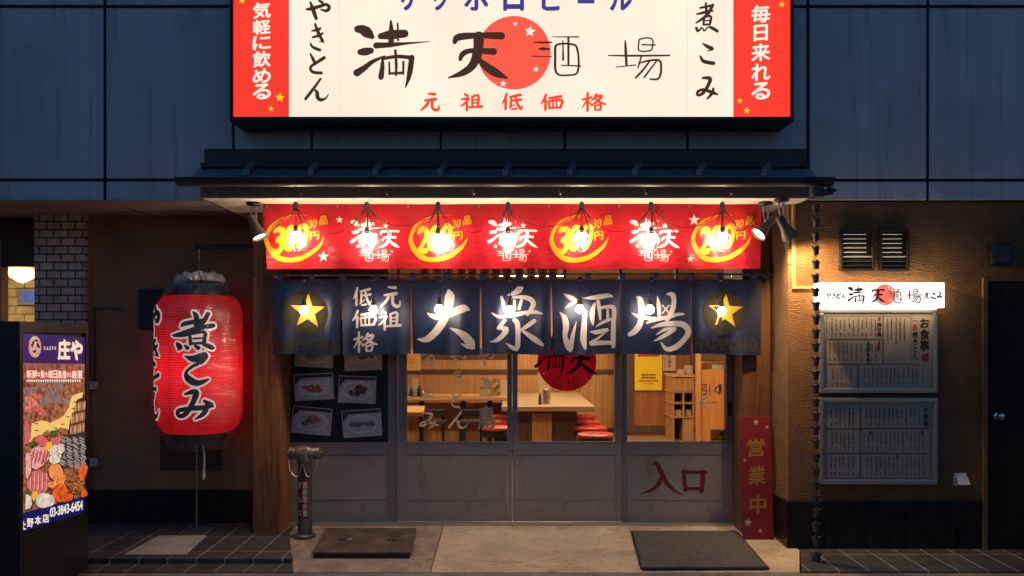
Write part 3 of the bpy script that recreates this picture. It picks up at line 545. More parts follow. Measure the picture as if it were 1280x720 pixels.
# posters, shelf, swing door on the right
YB = 6.9
t = thing('interior_wall', 'reddish wooden partition with the yellow poster seen through the right window', 'wall', (PX(815,YB), YB, 0)); mb = MB(); mb.pbox(768, 380, 862, 545, YB, YB+.1); mb.build('boarding', M('red brown partition', (.30,.115,.035), .5, var=.22, vs=2, st=(14,14,.5)), t)
b = MB(); b.pbox(768, 532, 862, 541, YB-.03, YB-.001); b.build('skirting', m_darkwood, t); b = MB(); b.pbox(783, 380, 792, 541, YB-.04, YB-.031); b.build('post', m_darkwood, t)
fn = plane(YB-.045)
t = thing('poster', 'bright yellow notice poster with a red heading on the partition inside', 'poster', P(811, 488, YB-.03))
b = MB(); b.pbox(793.5, 441, 827.5, 488, YB-.042, YB-.032); b.build('sheet', M('yellow paper', (.80,.58,.01), .6), t)
b = MB(); rect(b, fn, 797, 442.5, 824, 445.8); 
for i in range(9): rect(b, fn, 799+i*2.7, 475.2, 801+i*2.7, 477.2)
b.build('red_print', m_rprint, t)
b = MB()
for r_ in range(2):
    for i in range(6): rect(b, fn, 802+i*3, 467.5+r_*3.6, 804.2+i*3, 469.6+r_*3.6)
rect(b, fn, 803, 479.5, 818, 480.2); b.build('black_print', m_dprint, t)
t = thing('notice_sheet', 'white paper notice with black characters right of the yellow poster', 'notice', P(836, 464, YB-.03))
b = MB(); b.pbox(828.5, 441, 844.5, 463.5, YB-.042, YB-.032); b.build('sheet', m_paper, t); b = MB(); marks(b, fn, 834.5, 443, 839.5, 461, 6); marks(b, fn, 830, 446, 832, 461, 2.5); b.build('print', m_dprint, t)
YS = 6.2
t = thing('shelf_unit', 'wooden open shelf unit with white boxes seen through the right window', 'shelf', (PX(858,YS), YS, 0))
mb = MB()
for x in (841, 853.5, 866): mb.pbox(x, 471.5, x+2, 556, YS, YS+.8)
mb.build('upright', m_inwood, t)
for y0, y1 in ((468,471.2),(489.5,491),(503,505),(520.5,522.5)): b = MB(); b.box(PX(839,YS), PX(871,YS), YS-.01, YS+.8, PZ(y1,YS), PZ(y0,YS)); b.build('shelf', m_inwood2 if y0==468 else m_inwood, t)
b = MB(); b.box(PX(840,YS), PX(870,YS), YS+.78, YS+.82, 0, PZ(471,YS)); b.build('back_panel', m_darkwood, t); b = MB(); b.pbox(855.6, 523, 866, 552, YS+.02, YS+.04); b.build('cupboard_door', m_inwood2, t); b = MB(); b.pbox(843.2,473,865.8,489,YS+.01,YS+.03); b.build('drawer', m_inwood, t)
for x0, y0, x1, y1, l in ((844,512,851.5,520,'white box on the lowest shelf, left one'),(857,512,864,520,'white box on the lowest shelf, right one'),(849,462,856,467.8,'white box on top of the shelf unit, left one'),(858,457,866,467.8,'taller white box on top of the shelf unit')):
    b = MB(); b.pbox(x0, y0, x1, y1, YS+.1, YS+.3); tag(b.build('storage_box', m_paper, bevel=.008), l, 'box', 'white boxes on the shelf unit')
for x, y, l in ((847,489,'dark jar on the middle shelf, left compartment'),(858,489.3,'dark jar on the middle shelf, right compartment near the post'),(862,503,'dark jar on the lower middle shelf')):
    b = MB(); b.lathe([(.04,0),(.045,.08),(.025,.11),(.025,.14)], (PX(x,YS+.2), YS+.2, PZ(y+ (0 if y<500 else 0),YS)-.0+.001 if y>500 else PZ(503,YS)+.001), 14); tag(b.build('jar', m_dprint, smooth=True), l, 'jar', 'jars on the shelf unit')
YD = 5.3
t = thing('swing_door', 'orange brown wooden kitchen door inside behind the right window', 'door', (PX(892,YD), YD, 0))
b = MB(); b.pbox(877, 462, 904, 575, YD, YD+.05); b.build('leaf', M('orange door wood', (.50,.22,.065), .45, var=.2, vs=2.5, st=(12,12,.6)), t, bevel=.004)
b = MB(); b.pbox(871, 420, 876.6, 580, YD-.02, YD+.08); b.pbox(904.4, 420, 912, 580, YD-.02, YD+.08); b.pbox(876.6, 450, 904.4, 453, YD-.02, YD+.08); b.build('frame', m_inwood, t)
b = MB(); b.pbox(890, 453.4, 903, 461.5, YD+.01, YD+.02); b.build('vision_panel', M('greenish glass', (.28,.32,.26), .3), t); b = MB(); b.pbox(876.8, 437, 904, 450, YD-.05, YD-.03); b.build('dark_cloth', m_darkwood, t)
b = MB(); b.pbox(899,480,901.5,490,YD-.02,YD-.001); b.build('handle', m_black, t)
# paper menu strips hung behind the transom
k = 0
names = ['first','second','third','fourth','fifth','sixth','seventh','eighth','ninth','tenth','eleventh','twelfth']
for i in range(12):
    px = 532+i*14.5+random.uniform(-1.5,1.5); Y = 2.0
    t = thing('menu_strip', f'paper menu strip hung inside above the curtain rod, {names[i]} from the left', 'menu strip', P(px, 356, Y), 'paper menu strips above the curtain')
    b = MB(); b.pbox(px-5.5, 320, px+5.5, 356, Y, Y+.003); b.build('sheet', m_paper, t); b = MB(); marks(b, plane(Y-.002), px-2.5, 322, px+2.5, 354, 6); b.build('print', m_dprint, t)
for i, (x, y, l) in enumerate(((1.45,4.3,'ceiling lamp inside, the one glimpsed above the curtain rod'),(-1.2,3.0,'ceiling lamp inside over the counter'),(.3,6.0,'ceiling lamp inside over the big table'),(2.6,3.6,'ceiling lamp inside near the kitchen door'))):
    t = thing('ceiling_lamp', l, 'lamp', (x, y, 2.62), 'ceiling lamps inside the shop')
    b = MB(); b.box(x-.5, x+.5, y-.12, y+.12, 2.605, 2.615); b.build('diffuser', ME('ceiling lamp diffuser %d' % i, (1,.72,.42), 76), t); b = MB(); b.box(x-.53, x+.53, y-.15, y+.15, 2.616, 2.679); b.build('housing', m_white, t)
# ================================================================ sliding doors
def door_frame(mb, x0, x1, gx0, gx1, Y, gy=553, ytop=352):
    mb.pbox(x0, ytop, gx0, 652, Y, Y+.04); mb.pbox(gx1, ytop, x1, 652, Y, Y+.04)
    mb.pbox(gx0, gy, gx1, 569, Y+.001, Y+.039); mb.pbox(gx0, 640, gx1, 652, Y+.001, Y+.039); mb.pbox(gx0, ytop, gx1, ytop+8, Y+.001, Y+.039)
DOORS = [(360, 497, 363, 485, .01, 'grey aluminium sliding door filled by the black menu poster, leftmost'),
         (497.5, 640, 508, 635, -.03, 'grey aluminium sliding door with grey brush lettering on its window'),
         (640.5, 776, 646, 769, -.03, 'grey aluminium sliding door with the round red sticker on its window'),
         (776.5, 916, 783, 908.5, .01, 'grey aluminium sliding door with red characters on its lower panel')]
droots = []
for x0, x1, gx0, gx1, Y, lab in DOORS:
    t = thing('sliding_door', lab, 'door', (PX((x0+x1)/2, Y), Y, .0), 'sliding doors of the entrance'); droots.append(t)
    mb = MB(); door_frame(mb, x0, x1, gx0, gx1, Y); mb.build('frame', m_alu, t, bevel=.003)
    b = MB(); b.pbox(gx0+.3, 569.3, gx1-.3, 639.7, Y+.005, Y+.03); b.build('lower_panel', m_alupanel, t)
    b = MB(); b.pbox(gx0+1, 624.4, gx1-1, 625.6, Y+.0025, Y+.0045); b.build('panel_bead', m_alu, t)
    if x0 != 360:
        b = MB(); b.pbox(gx0+.2, 360.5, gx1-.2, 552.8, Y+.018, Y+.022); b.build('glass_pane', m_glass, t)
        b = MB(); b.pbox(gx0, 551.6, gx1, 553, Y-.004, Y+.0005); b.pbox(gx0, 360, gx0+1, 551.5, Y-.004, Y+.0005); b.pbox(gx1-1, 360, gx1, 551.5, Y-.004, Y+.0005); b.build('glazing_bead', m_aluframe, t)
# handles
for i, px in ((0, 356.8), (3, 912)):
    b = MB(); b.pbox(px-2, 502, px+2.4, 520, DOORS[i][4]-.006, DOORS[i][4]+.0-.0005); b.build('handle', m_black if i else m_aluframe, droots[i], bevel=.002)
t = thing('door_surround', 'grey aluminium frame and sill around the four sliding doors', 'door frame', (0, 0, 0))
mb = MB(); mb.box(PX(350,.0), PX(359.5,0), -.04, .12, .0, 2.64); mb.box(PX(916.5,0), PX(928,0), -.04, .12, .0, 2.64); mb.build('jamb', m_alu, t, bevel=.003)
mb = MB(); mb.box(PX(359.7,0), PX(916.3,0), -.06, .12, -.02, .022); mb.build('sill', m_aluframe, t, bevel=.004)
mb = MB(); mb.box(PX(359.7,0), PX(916.3,0), -.045, .12, PZ(352,0)+.001, PZ(352,0)+.02); mb.build('transom_bar', m_alu, t, bevel=.003)
b = MB(); b.pbox(362, 290, 482, 348.8, .0, .04); b.build('transom_board', m_darkwood, t)
for px in (484, 498, 555, 636, 706, 776, 846): b = MB(); b.pbox(px-2, 270, px+2, 348.8, -.005, .045); b.build('transom_post', m_alu, t)
b = MB(); b.pbox(486.5, 270, 914, 348.6, .016, .02); b.build('transom_glass', m_glass, t)
# lettering on glass and door
fn = plane(-.03+.018); L = .0025
b = MB()
brush(b, 'ni', fn, 527, 432, 550, 462, .9, L); brush(b, 'ko', fn, 531, 479, 544, 498, 1, L); brush(b, 'mi', fn, 525, 516, 549, 536, 1, L); b.build('window_lettering', m_cut, droots[1]); b = MB()
brush(b, 'ya', fn, 562, 436, 583, 457, 1, L); brush(b, 'ki', fn, 564, 460, 580, 484, 1, L); brush(b, 'to', fn, 564, 488, 577, 510, 1, L); brush(b, 'nn', fn, 560, 514, 585, 536, 1, L); b.build('window_lettering', m_cut, droots[1]); b = MB()
brush(b, 'ya', fn, 597, 436, 618, 457, 1, L); brush(b, 'ki', fn, 600, 470, 616, 496, 1, L); text(b, '鳥', fn, 597, 508, 619, 536, .02, L, rise=.1)
b.build('window_lettering', m_cut, droots[1])
fn3 = plane(-.03+.018)
b = MB(); disk(b, fn3, 708.5, 452, 37, .0022); b.build('round_sticker', MTrans('red sticker', (.62,.006,.03), .5), droots[2])
b = MB(); brush(b, 'mitsu', fn3, 668, 414, 716, 471, 1, .0035); brush(b, 'ten', fn3, 706, 434, 746, 468, 1, .0035); brush(b, 'sake', fn3, 681, 470, 703, 490, 1, .0035); brush(b, 'ba', fn3, 703, 470, 729, 490, 1.2, .0035); b.build('sticker_lettering', m_dprint, droots[2])
b = MB(); star(b, fn3, 680, 467, 2.6, .2, .003); star(b, fn3, 734, 475, 2.4, 0, .003); b.build('sticker_stars', m_wht, droots[2])
fn4 = plane(.01+.018)
b = MB(); ribbon(b, [(876,504,2),(886,503.5,2.2),(897,503,2)], fn4, L); ribbon(b, [(884,495,1.5),(880,500,2),(875,504,2.2),(880,508,2),(886,512,1.5)], fn4, L+.0003)
text(b, '引く', fn4, 877, 480, 900, 494, .015, L); b.build('window_lettering', m_cut, droots[3])
b = MB(); rect(b, fn4, 888, 537, 908, 551.3, L); poly2(b, fn4, [(888,537),(908,537),(908,551.3),(888,551.3)], L); b.f = b.f[:1]; b.mi = b.mi[:1]; b.build('corner_sticker', M('yellow sticker', (.62,.40,.02), .5), droots[3])
b = MB(); ribbon(b, [(889,550,2),(898,544.5,2.4),(907,538,2)], fn4, L+.001); b.build('sticker_slash', m_rprint, droots[3])
b = MB(); 
for i in range(5): rect(b, fn4, 891+i*3.2, 548, 893.3+i*3.2, 550.4, L+.0013)
for i in range(3): rect(b, fn4, 900+i*.5, 540.5+i*2.4, 905, 542+i*2.4, L+.0016)
b.build('sticker_print', m_dprint, droots[3])
fnp = plane(.01+.005)
b = MB(); brush(b, 'iri', fnp, 800.5, 577, 853.5, 618.5, 1, .002); brush(b, 'kuchi', fnp, 851, 586.5, 884.5, 616, 1, .002); b.build('panel_lettering', M('dark red lettering', (.13,.007,.009), .5), droots[3])
# menu poster with dish photos
YM = .01
t = thing('dish_poster', 'black menu poster with tilted photos of dishes on the leftmost door', 'poster', P(424, 553, YM))
b = MB(); b.pbox(363.2, 400, 484.8, 552.8, YM+.008, YM+.02); b.build('board', M('black poster', (.008,.007,.007), .5), t)
m_ph = M('photo table cream', (.62,.52,.49), .5, var=.12, vs=8); m_dish = M('plate', (.78,.72,.70), .4, var=.05, vs=8); m_shade = M('photo dark corner', (.05,.035,.03), .5, var=.3, vs=9)
m_f1 = M('fried food', (.30,.09,.02), .5, col2=(.62,.28,.09), vs=70); m_f2 = M('grilled meat', (.09,.03,.02), .5, col2=(.25,.10,.06), vs=60); m_f3 = M('greens', (.08,.12,.03), .5, col2=(.2,.24,.08), vs=60)
m_f4 = M('fish', (.16,.12,.10), .5, col2=(.32,.26,.22), vs=70)
fnm = plane(YM+.008)
cards = [((367,418,391.5,460.5), 2, 'fry', 0), ((430,417,477,463), -2, 'fry', 1), ((368,467,417,500), -3, 'fry', 1), ((423,470,470,504), 2, 'meat', 0), ((365,509,414.5,543), 5, 'mix', 0), ((428,512,477,546), -4, 'fish', 0)]
cards[0] = ((369,425,417,459), 3, 'fry', 0)
for (x0, y0, x1, y1), rot, kind, sq in cards:
    cx, cy = (x0+x1)/2, (y0+y1)/2; r = math.radians(rot)
    f2 = (lambda u, v, o, cx=cx, cy=cy, r=r: fnm(cx+(u-cx)*math.cos(r)-(v-cy)*math.sin(r), cy+(u-cx)*math.sin(r)+(v-cy)*math.cos(r), o))
    b = MB(); rect(b, f2, x0, y0, x1, y1, .001); b.m = 1; hw, hh = (x1-x0)/2, (y1-y0)/2
    poly2(b, f2, [(x0+1,y0+1),(x0+12,y0+1),(x0+1,y0+14)], .0014); rect(b, f2, x0+1, y0+1, x1-1, y0+5, .0012); b.m = 2
    if sq: poly2(b, f2, [(cx-hw*.8,cy-hh*.5),(cx+hw*.82,cy-hh*.55),(cx+hw*.78,cy+hh*.62),(cx-hw*.76,cy+hh*.6)], .002)
    else: blob(b, f2, cx, cy+1, hw*.82, hh*.72, 0, 10, .03, .002)
    b.m = 0
    if not sq: blob(b, f2, cx, cy+1, hw*.70, hh*.56, 0, 14, .02, .0024)
    b.m = 3
    for i in range(9):
        fx, fy = cx+random.uniform(-.48,.48)*hw, cy+1+random.uniform(-.28,.28)*hh
        b.m = {'fry': 3, 'meat': random.choice((4,4,3)), 'mix': 5 if fx < cx-hw*.15 else 3, 'fish': 6}[kind]
        if kind == 'fish': fx, fy = cx+(i-4)*hw*.12, cy+1+.6*math.sin(i)
        blob(b, f2, fx, fy, random.uniform(3,5.5), random.uniform(2,3.6), random.uniform(-.6,.6), 9, .25, .003+i*.0002)
    b.build('dish_photo', [m_ph, m_shade, m_dish, m_f1, m_f2, m_f3, m_f4], t)

# ================================================================ big lit signboard over the awning
YSG = -1.07; fs = plane(YSG-.001)
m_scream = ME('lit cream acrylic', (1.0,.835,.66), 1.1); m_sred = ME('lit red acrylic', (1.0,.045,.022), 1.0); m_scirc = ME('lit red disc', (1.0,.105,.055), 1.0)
m_sdark = ME('lit dark brown lettering', lin(66,42,26), 1.0); m_snavy = ME('lit navy lettering', lin(66,62,138), 1.0); m_sor = ME('lit vermilion lettering', lin(250,72,40), 1.0)
m_swht = ME('lit white lettering', (1.0,.86,.70), 1.02); m_syel = ME('lit yellow star', lin(255,205,20), 1.0)
for m_, k_ in ((m_scream, .06), (m_sred, .10)):  # noise puts uneven backlight and aged acrylic into the emission strength
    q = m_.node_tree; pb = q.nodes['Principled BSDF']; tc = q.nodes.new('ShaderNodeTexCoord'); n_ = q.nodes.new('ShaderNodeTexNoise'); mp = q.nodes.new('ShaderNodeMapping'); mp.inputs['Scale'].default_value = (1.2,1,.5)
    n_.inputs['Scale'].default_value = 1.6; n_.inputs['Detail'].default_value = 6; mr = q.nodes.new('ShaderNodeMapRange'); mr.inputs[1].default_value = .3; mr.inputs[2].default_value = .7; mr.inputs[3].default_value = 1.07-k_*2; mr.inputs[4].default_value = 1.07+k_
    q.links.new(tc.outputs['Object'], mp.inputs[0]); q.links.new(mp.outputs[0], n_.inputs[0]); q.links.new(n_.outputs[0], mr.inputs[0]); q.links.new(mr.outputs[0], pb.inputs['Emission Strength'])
t = thing('lit_signboard', 'huge backlit cream and red signboard with black brush lettering above the awning', 'sign', P(640, 152, YSG))
TOP = -46
mb = MB(); mb.pbox(287, TOP-5, 290.8, 151.5, YSG-.02, YP-.001); mb.pbox(988.7, TOP-5, 992.5, 151.5, YSG-.02, YP-.001); mb.pbox(290.8, 145.7, 988.7, 151.5, YSG-.02, YP-.001); mb.pbox(290.8, TOP-5, 988.7, TOP, YSG-.02, YP-.001); mb.build('case', m_black, t, bevel=.004)
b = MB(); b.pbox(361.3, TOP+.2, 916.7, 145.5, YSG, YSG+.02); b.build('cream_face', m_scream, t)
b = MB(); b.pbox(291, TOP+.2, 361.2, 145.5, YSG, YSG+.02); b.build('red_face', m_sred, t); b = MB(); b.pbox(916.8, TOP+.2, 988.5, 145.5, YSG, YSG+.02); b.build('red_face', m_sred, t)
b = MB()
for px in (424, 859): rect(b, fs, px-.35, TOP+1, px+.35, 145, 0.0005)
b.build('face_joint', ME('face joint', (.85,.62,.42), .95), t)
b = MB(); disk(b, fs, 642.5, 66, 46, .0008); b.build('red_disc', m_scirc, t)
for ks, ox, oy, k_, wk in ((('mitsu',),280,0,3.5556,1.05), (('ten',),280,0,3.5556,1.05), (('sake',),640,20,5.818,1.15), (('ba',),640,20,5.818,1.25), (('ya','ki','to','nn'),360,0,5.54,1.12), (('ni','ko','mi'),850,0,5.143,1.12)):
    b = MB()
    for k in ks: trace(b, k, fs, ox, oy, k_, wk, .0025)
    b.build('brush_lettering', m_sdark, t)
for ch, x0, x1 in (('サ',496,522),('ッ',541,559),('ポ',581,610),('ロ',630,654),('ビ',678,702),('ー',722,746),('ル',763,789)):
    b = MB()
    if ch == 'ー': rect(b, fs, 722, -.5, 743, 4.5, .0025)
    else: text(b, ch, fs, x0, -17 if ch != 'ッ' else -9, x1, 12.5, .035, .0025)
    b.build('top_character', m_snavy, t)
for k in ('gen', 'so', 'tei', 'ka', 'kaku'): b = MB(); trace(b, k, fs, 510, 100, 4.923, 1.3, .0025); b.build('lower_character', m_sor, t)
b = MB(); ys = [(2,24),(24,44),(44,63),(63,85),(85,105),(104,125)]
for ch, (y0, y1) in zip('気軽に飲める', ys): text(b, ch, fs, 316.5, y0+1.3, 338, y1-1.3, .026, .0025, rise=.08)
b.build('side_lettering', m_swht, t)
b = MB()
for ch, (y0, y1) in zip('毎日来れる', [(6,29),(30.5,52),(54,77),(79,101.5),(102.5,125)]): text(b, ch, fs, 939.5 if ch != '日' else 942.5, y0+1, 962 if ch != '日' else 959, y1-1, .026, .0025, rise=.08)
b.build('side_lettering', m_swht, t)
b = MB()
for x, y, r in ((644,30,3.2),(662.5,39.5,7.4),(670,86.6,4),(629,104.6,4.3)): star(b, fs, x, y, r, .1, .003, .45)
b.build('white_stars', m_swht, t)
b = MB()
for x, y, r in ((302.5,0,5.5),(350,122,6.2),(339,136,3.9),(977,5.6,4.2),(924.6,126,3.9),(933.3,138.6,4.6)): star(b, fs, x, y, r, .1, .003, .45)
b.build('yellow_stars', m_syel, t)

# ================================================================ small lit sign and menu cases on the stucco wall
YQ = YR-.17
t = thing('lit_wall_sign', 'small bright white lit sign with black lettering and red disc on the stucco wall', 'sign', P(1102, 386, YQ))
b = MB(); b.pbox(1024.5, 353, 1181, 385, YQ, YQ+.012); b.build('face', ME('lit white acrylic', (1,.94,.86), 1.35), t, bevel=.003)
b = MB(); b.pbox(1025, 353.4, 1180.5, 384.6, YQ+.0125, YR-.012); b.build('light_box', ME('bright acrylic sides', (1,.80,.52), 5.5), t)
b = MB(); b.pbox(1045, 357, 1160, 381, YR-.0115, YR-.001); b.build('bracket', m_black, t)
fq = plane(YQ-.001); kx = .2225
def sgn(x): return 1024.5+(x-291)*0+0
b = MB(); disk(b, fq, 1106.5, 368.5, 13, .0004); b.build('red_disc', ME('small lit red disc', (1,.16,.11), 1.15), t)
m_sl = ME('small dark lettering', lin(50,32,24), 1)
for its in ([('mitsu',1059.5,357,1086,381,1.15)], [('ten',1088,361,1107,378.5,1.15)], [('sake',1109,361.5,1127,378.5,1.9)], [('ba',1130,361.5,1153.5,378.5,2.1)], [(k,1033+i*6.2,365.5,1038.8+i*6.2,373,1.5) for i, k in enumerate(('ya','ki','to','nn'))], [(k,1155+i*8.2,365.5,1161.8+i*8.2,373.5,1.5) for i, k in enumerate(('ni','ko','mi'))]):
    b = MB()
    for k, x0, y0, x1, y1, wk in its: brush(b, k, fq, x0, y0, x1, y1, wk, .001)
    b.build('brush_lettering', m_sl, t)
b = MB()
for x, y, r in ((1111,359.5,1.6),(1115,363,1.6),(1113.5,375.5,1.2),(1104,379,1.2)): star(b, fq, x, y, r, 0, .0012)
b.build('stars', ME('small lit stars', (1,.93,.84), 1.4), t)
def menu_case(lab, y0, y1, cells, titles):
    Y = YR-.045
    t = thing('menu_case', lab, 'menu case', P(1098, y1, Y), 'glazed menu cases on the stucco wall')
    x0, x1 = 1025, 1172.5
    b = MB(); b.pbox(x0, y0, x1, y0+5.5, Y, YR-.001); b.pbox(x0, y1-6, x1, y1, Y, YR-.001); b.pbox(x0, y0+5.5, x0+5, y1-6, Y, YR-.001); b.pbox(x1-5, y0+5.5, x1, y1-6, Y, YR-.001); b.build('frame', m_aluframe, t, bevel=.006)
    b = MB(); b.pbox(x0+5, y0+5.5, x1-5, y1-6, Y+.018, YR-.001); b.build('paper', m_paper, t)
    b = MB(); b.pbox(x0+5, y0+5.5, x1-5, y1-6, Y+.006, Y+.009); b.build('glass_pane', m_glass, t)
    f = plane(Y+.0175); b = MB()
    for (a, c, d, e) in cells:
        for q in ((a,c,d,c+.5),(a,e-.5,d,e),(a,c+.5,a+.5,e-.5),(d-.5,c+.5,d,e-.5)): rect(b, f, *q, lift=.0008)
        x = d-8.5 if True else d
        while x > a+4:
            top = c+3+random.uniform(0,2); n = random.uniform(.35,.55)
            marks(b, f, x-1.5, top, x+1.2, top+(e-c)*n, 3.0); marks(b, f, x-1.3, e-8, x+1, e-3, 2.6); x -= random.uniform(4.6, 6.2)
    for s, a, c, d, e in titles[0]: column(b, s, f, a, c, d, e, off=.03, lift=.0012)
    b.build('black_print', m_dprint, t)
    b = MB()
    for s, a, c, d, e in titles[1]:
        if s: column(b, s, f, a, c, d, e, off=.02, lift=.0012)
        else: blob(b, f, (a+d)/2, (c+e)/2, (d-a)/2, (e-c)/2, 0, 7, .25, .0012)
    b.build('red_print', m_rprint, t)
menu_case('upper glazed menu case of cream paper, half lit, right under the small lit sign', 386, 491.5,
    [(1033,395,1103,424),(1033,424.5,1085,455),(1033,455.5,1072,488-2),(1072.5,455.5,1154,486),(1104,395,1139,455),(1085.5,424.5,1103.5,455)],
    ([('お食事',1149,397,1162,439),('焼きとん',1140,414,1147.5,450),('焼き鳥',1096,403,1102,421),('あげもの',1082.5,428,1088,452)], [('',1151,441,1162,452),('一品',1140,397,1147,413),('',1097,396,1101,401),('',1096.5,427,1101,440)]))
menu_case('lower glazed menu case in the dark, below the upper one and above the black base', 497.5, 606,
    [(1033,506,1075,536),(1075.5,506,1163,535.5),(1033,536.5,1075,566.5),(1075.5,536,1163,566.5),(1033,567,1075,598),(1075.5,567,1163,598)],
    ([('お飲物',1155,508,1161,534)], [('',1086.5,538,1089.5,545),('',1150.5,538,1154,544),('',1120,568,1123,574)]))

# ================================================================ red price banner
YBN = -.75
def bdisp(u, v): 
    t = (v-255)/81; return .010*math.sin(u*.035+1)+.009*math.sin(u*.013+v*.03)+.006*math.sin(u*.09+v*.05)*(t+.2)+.004*math.sin(u*.16-v*.09+math.sin(u*.02)*3)-.010*t*math.sin(u*.007)
def fb(u, v, o=0):
    p = P(u, v, YBN); t = (v-255)/81
    p.x += .006*math.sin(v*.05)*(1 if u > 900 else -1 if u < 380 else 0); p.z += .002*math.sin(u*.05)*t
    p.y += bdisp(u, v)-o; return p
t = thing('price_banner', 'long shiny red price banner with yellow prices hung under the awning', 'banner', P(640, 336, YBN))
b = MB(); b.grid(lambda a, c: fb(329+a*622-(3 if 0 else 0)+(4*c if a < .005 else 0), 255+c*81), 240, 24); b.build('sheet', m_red, t, smooth=True)
b = MB(); b.tube([fb(330+i*62, 254.6, -.004) for i in range(11)], .005, 6); b.build('top_hem', m_red, t)
LB = .004
for i, (dx, price) in enumerate(((0,'300'),(180,'200'),(356,'300'),(533,'200'))):
    by = MB()
    R = lambda x: 330+x/8+dx
    Yv = lambda y: 250+y/8
    def q(s): return [(R(x), Yv(y), wd/8) for x, y, wd in strokes(s)[0]]
    ribbon(by, q('430,150,3 300,152,7 160,190,13 75,265,26 35,350,38 30,420,46 75,515,52 150,580,54 260,600,50 400,570,50 520,490,42 570,430,26 597,372,6'), fb, LB)
    ribbon(by, q('330,165,3 220,190,5 130,240,6 70,320,5'), fb, LB+.0006)
    for j, ch in enumerate(price):
        x0 = (92, 205, 325)[j]; text(by, ch, fb, R(x0), Yv((270,258,240)[j]), R(x0+112), Yv((535,505,480)[j]), .035, LB+.001, rise=.12, slant=.12)
    text(by, '30', fb, R(445), Yv(195), R(525), Yv(277), .03, LB, rise=.15, slant=.1); text(by, '品', fb, R(552), Yv(160), R(632), Yv(245), .03, LB, rise=.1); text(by, '円', fb, R(458), Yv(315), R(545), Yv(395), .03, LB, rise=.1)
    by.build('price_lettering', m_yel, t)
for dx in (-172, 0, 177):
    bw = MB(); brush(bw, 'mitsu', fb, 610+dx, 272.5, 652+dx, 311, 1.05, LB); brush(bw, 'ten', fb, 645+dx, 287, 672.5+dx, 310, 1, LB); brush(bw, 'sake', fb, 620.5+dx, 312, 639+dx, 326.5, 1.1, LB); brush(bw, 'ba', fb, 639+dx, 312, 661+dx, 327, 1.25, LB)
    star(bw, fb, 654+dx, 282.5, 4.2, .1, LB+.001); star(bw, fb, 645+dx, 276.5, 1.4, .3, LB); star(bw, fb, 619.5+dx, 308, 2.6, 0, LB); star(bw, fb, 662+dx, 314.5, 1.8, 0, LB); bw.build('logo_lettering', m_wht, t)
for x, y, r in ((424,274.6,4.8),(404,320.8,7.5),(867.5,275,7.5),(863,323.6,4.4)): bw = MB(); star(bw, fb, x, y, r, 0, LB, .42); bw.build('white_star', m_wht, t)
for i in range(8):
    px = 334+i*88; b = MB(); b.lathe([(.007,0),(.010,.002),(.010,.004),(.006,.005)], fb(px, 258, .004), 10, Matrix.Rotation(math.radians(90), 3, 'X')); b.build('eyelet', m_brass, t)

# ================================================================ noren
YN = -.40; EDG = [341, 427, 514, 601, 689, 776, 864, 951]
PH = [random.uniform(0, 6) for _ in range(7)]
def fnor(k):
    def f(u, v, o=0):
        t = max(0, (v-350)/93); s = (u-EDG[k])/(EDG[k+1]-EDG[k])
        p = P(u, v, YN)
        d = .010*math.sin(s*5+PH[k])*(.5+t)+.019*math.sin(s*9.5+PH[k]*2+t*1.2)*(.25+.8*t)+.008*math.sin(s*19+PH[k]*3+t)*(.2+.8*t)+.012*math.sin(PH[k]+k)*t*(s-.5)
        p.y += d-o; p.x += (.5-s)*.008*t*(1+math.sin(PH[k])); p.z += .006*math.sin(s*4+PH[k]*1.7)*t
        return p
    return f
m_sap = M('brown black cloth print', (.050,.040,.020), .8, spec=.2)
m_nol = M('navy noren loop', (.03,.045,.11), .8)
t = thing('noren_curtain', 'navy split curtain with large white brush characters hung across the entrance', 'curtain', P(646, 443, YN))
for k in range(7):
    f = fnor(k); g0, g1 = (.0 if k == 0 else .7), (.0 if k == 6 else .7)
    b = MB(); b.grid(lambda a, c: f(EDG[k]+(g0+c*1.0 if k else 0)*min(1,c*6)*.8+a*(EDG[k+1]-EDG[k]-((g0+g1)*min(1,c*6))), 350+c*93), 36, 40)
    pn = b.build('curtain_panel', m_navy, t, smooth=True)
    b = MB(); LN = .003
    if k in (0, 6):
        cx, cy = (382.5, 391.5) if k == 0 else (904.5, 391.5)
        disk(b, f, cx, cy, 27.5, LN, 6); b.build('dark_disc', m_olive, pn)
        b = MB(); star(b, f, cx+2.2, cy-2, 22.5, .03, LN+.003, .40); b.build('star_emblem', m_gold, pn)
        b = MB(); x0 = 346 if k == 0 else 867
        for j, ch in enumerate('SAPPORO'): text(b, ch, f, x0+j*11.4, 424, x0+j*11.4+9.6, 437.5, .035, LN)
        b.build('lettering', m_sap, pn)
    elif k == 1:
        for key, x0, y0, x1, y1 in (('tei',441,358.5,464.5,382),('ka',439.5,387,470,409.5),('kaku',441,413.5,472,440)): brush(b, key, f, x0, y0, x1, y1, 1.15, LN)
        b.build('lettering', m_nlet, pn); b = MB()
        for key, x0, y0, x1, y1 in (('gen',475,358,500.5,384.5),('so',473,388,502,413)): brush(b, key, f, x0, y0, x1, y1, 1.15, LN)
        b.build('lettering', m_nlet, pn)
    else:
        key, ox = {2:('n_dai',505),3:('n_shu',505),4:('n_sake',685),5:('n_ba',685)}[k]
        trace(b, key, f, ox, 340, 6.737, .92, LN); b.build('lettering', m_nlet, pn)
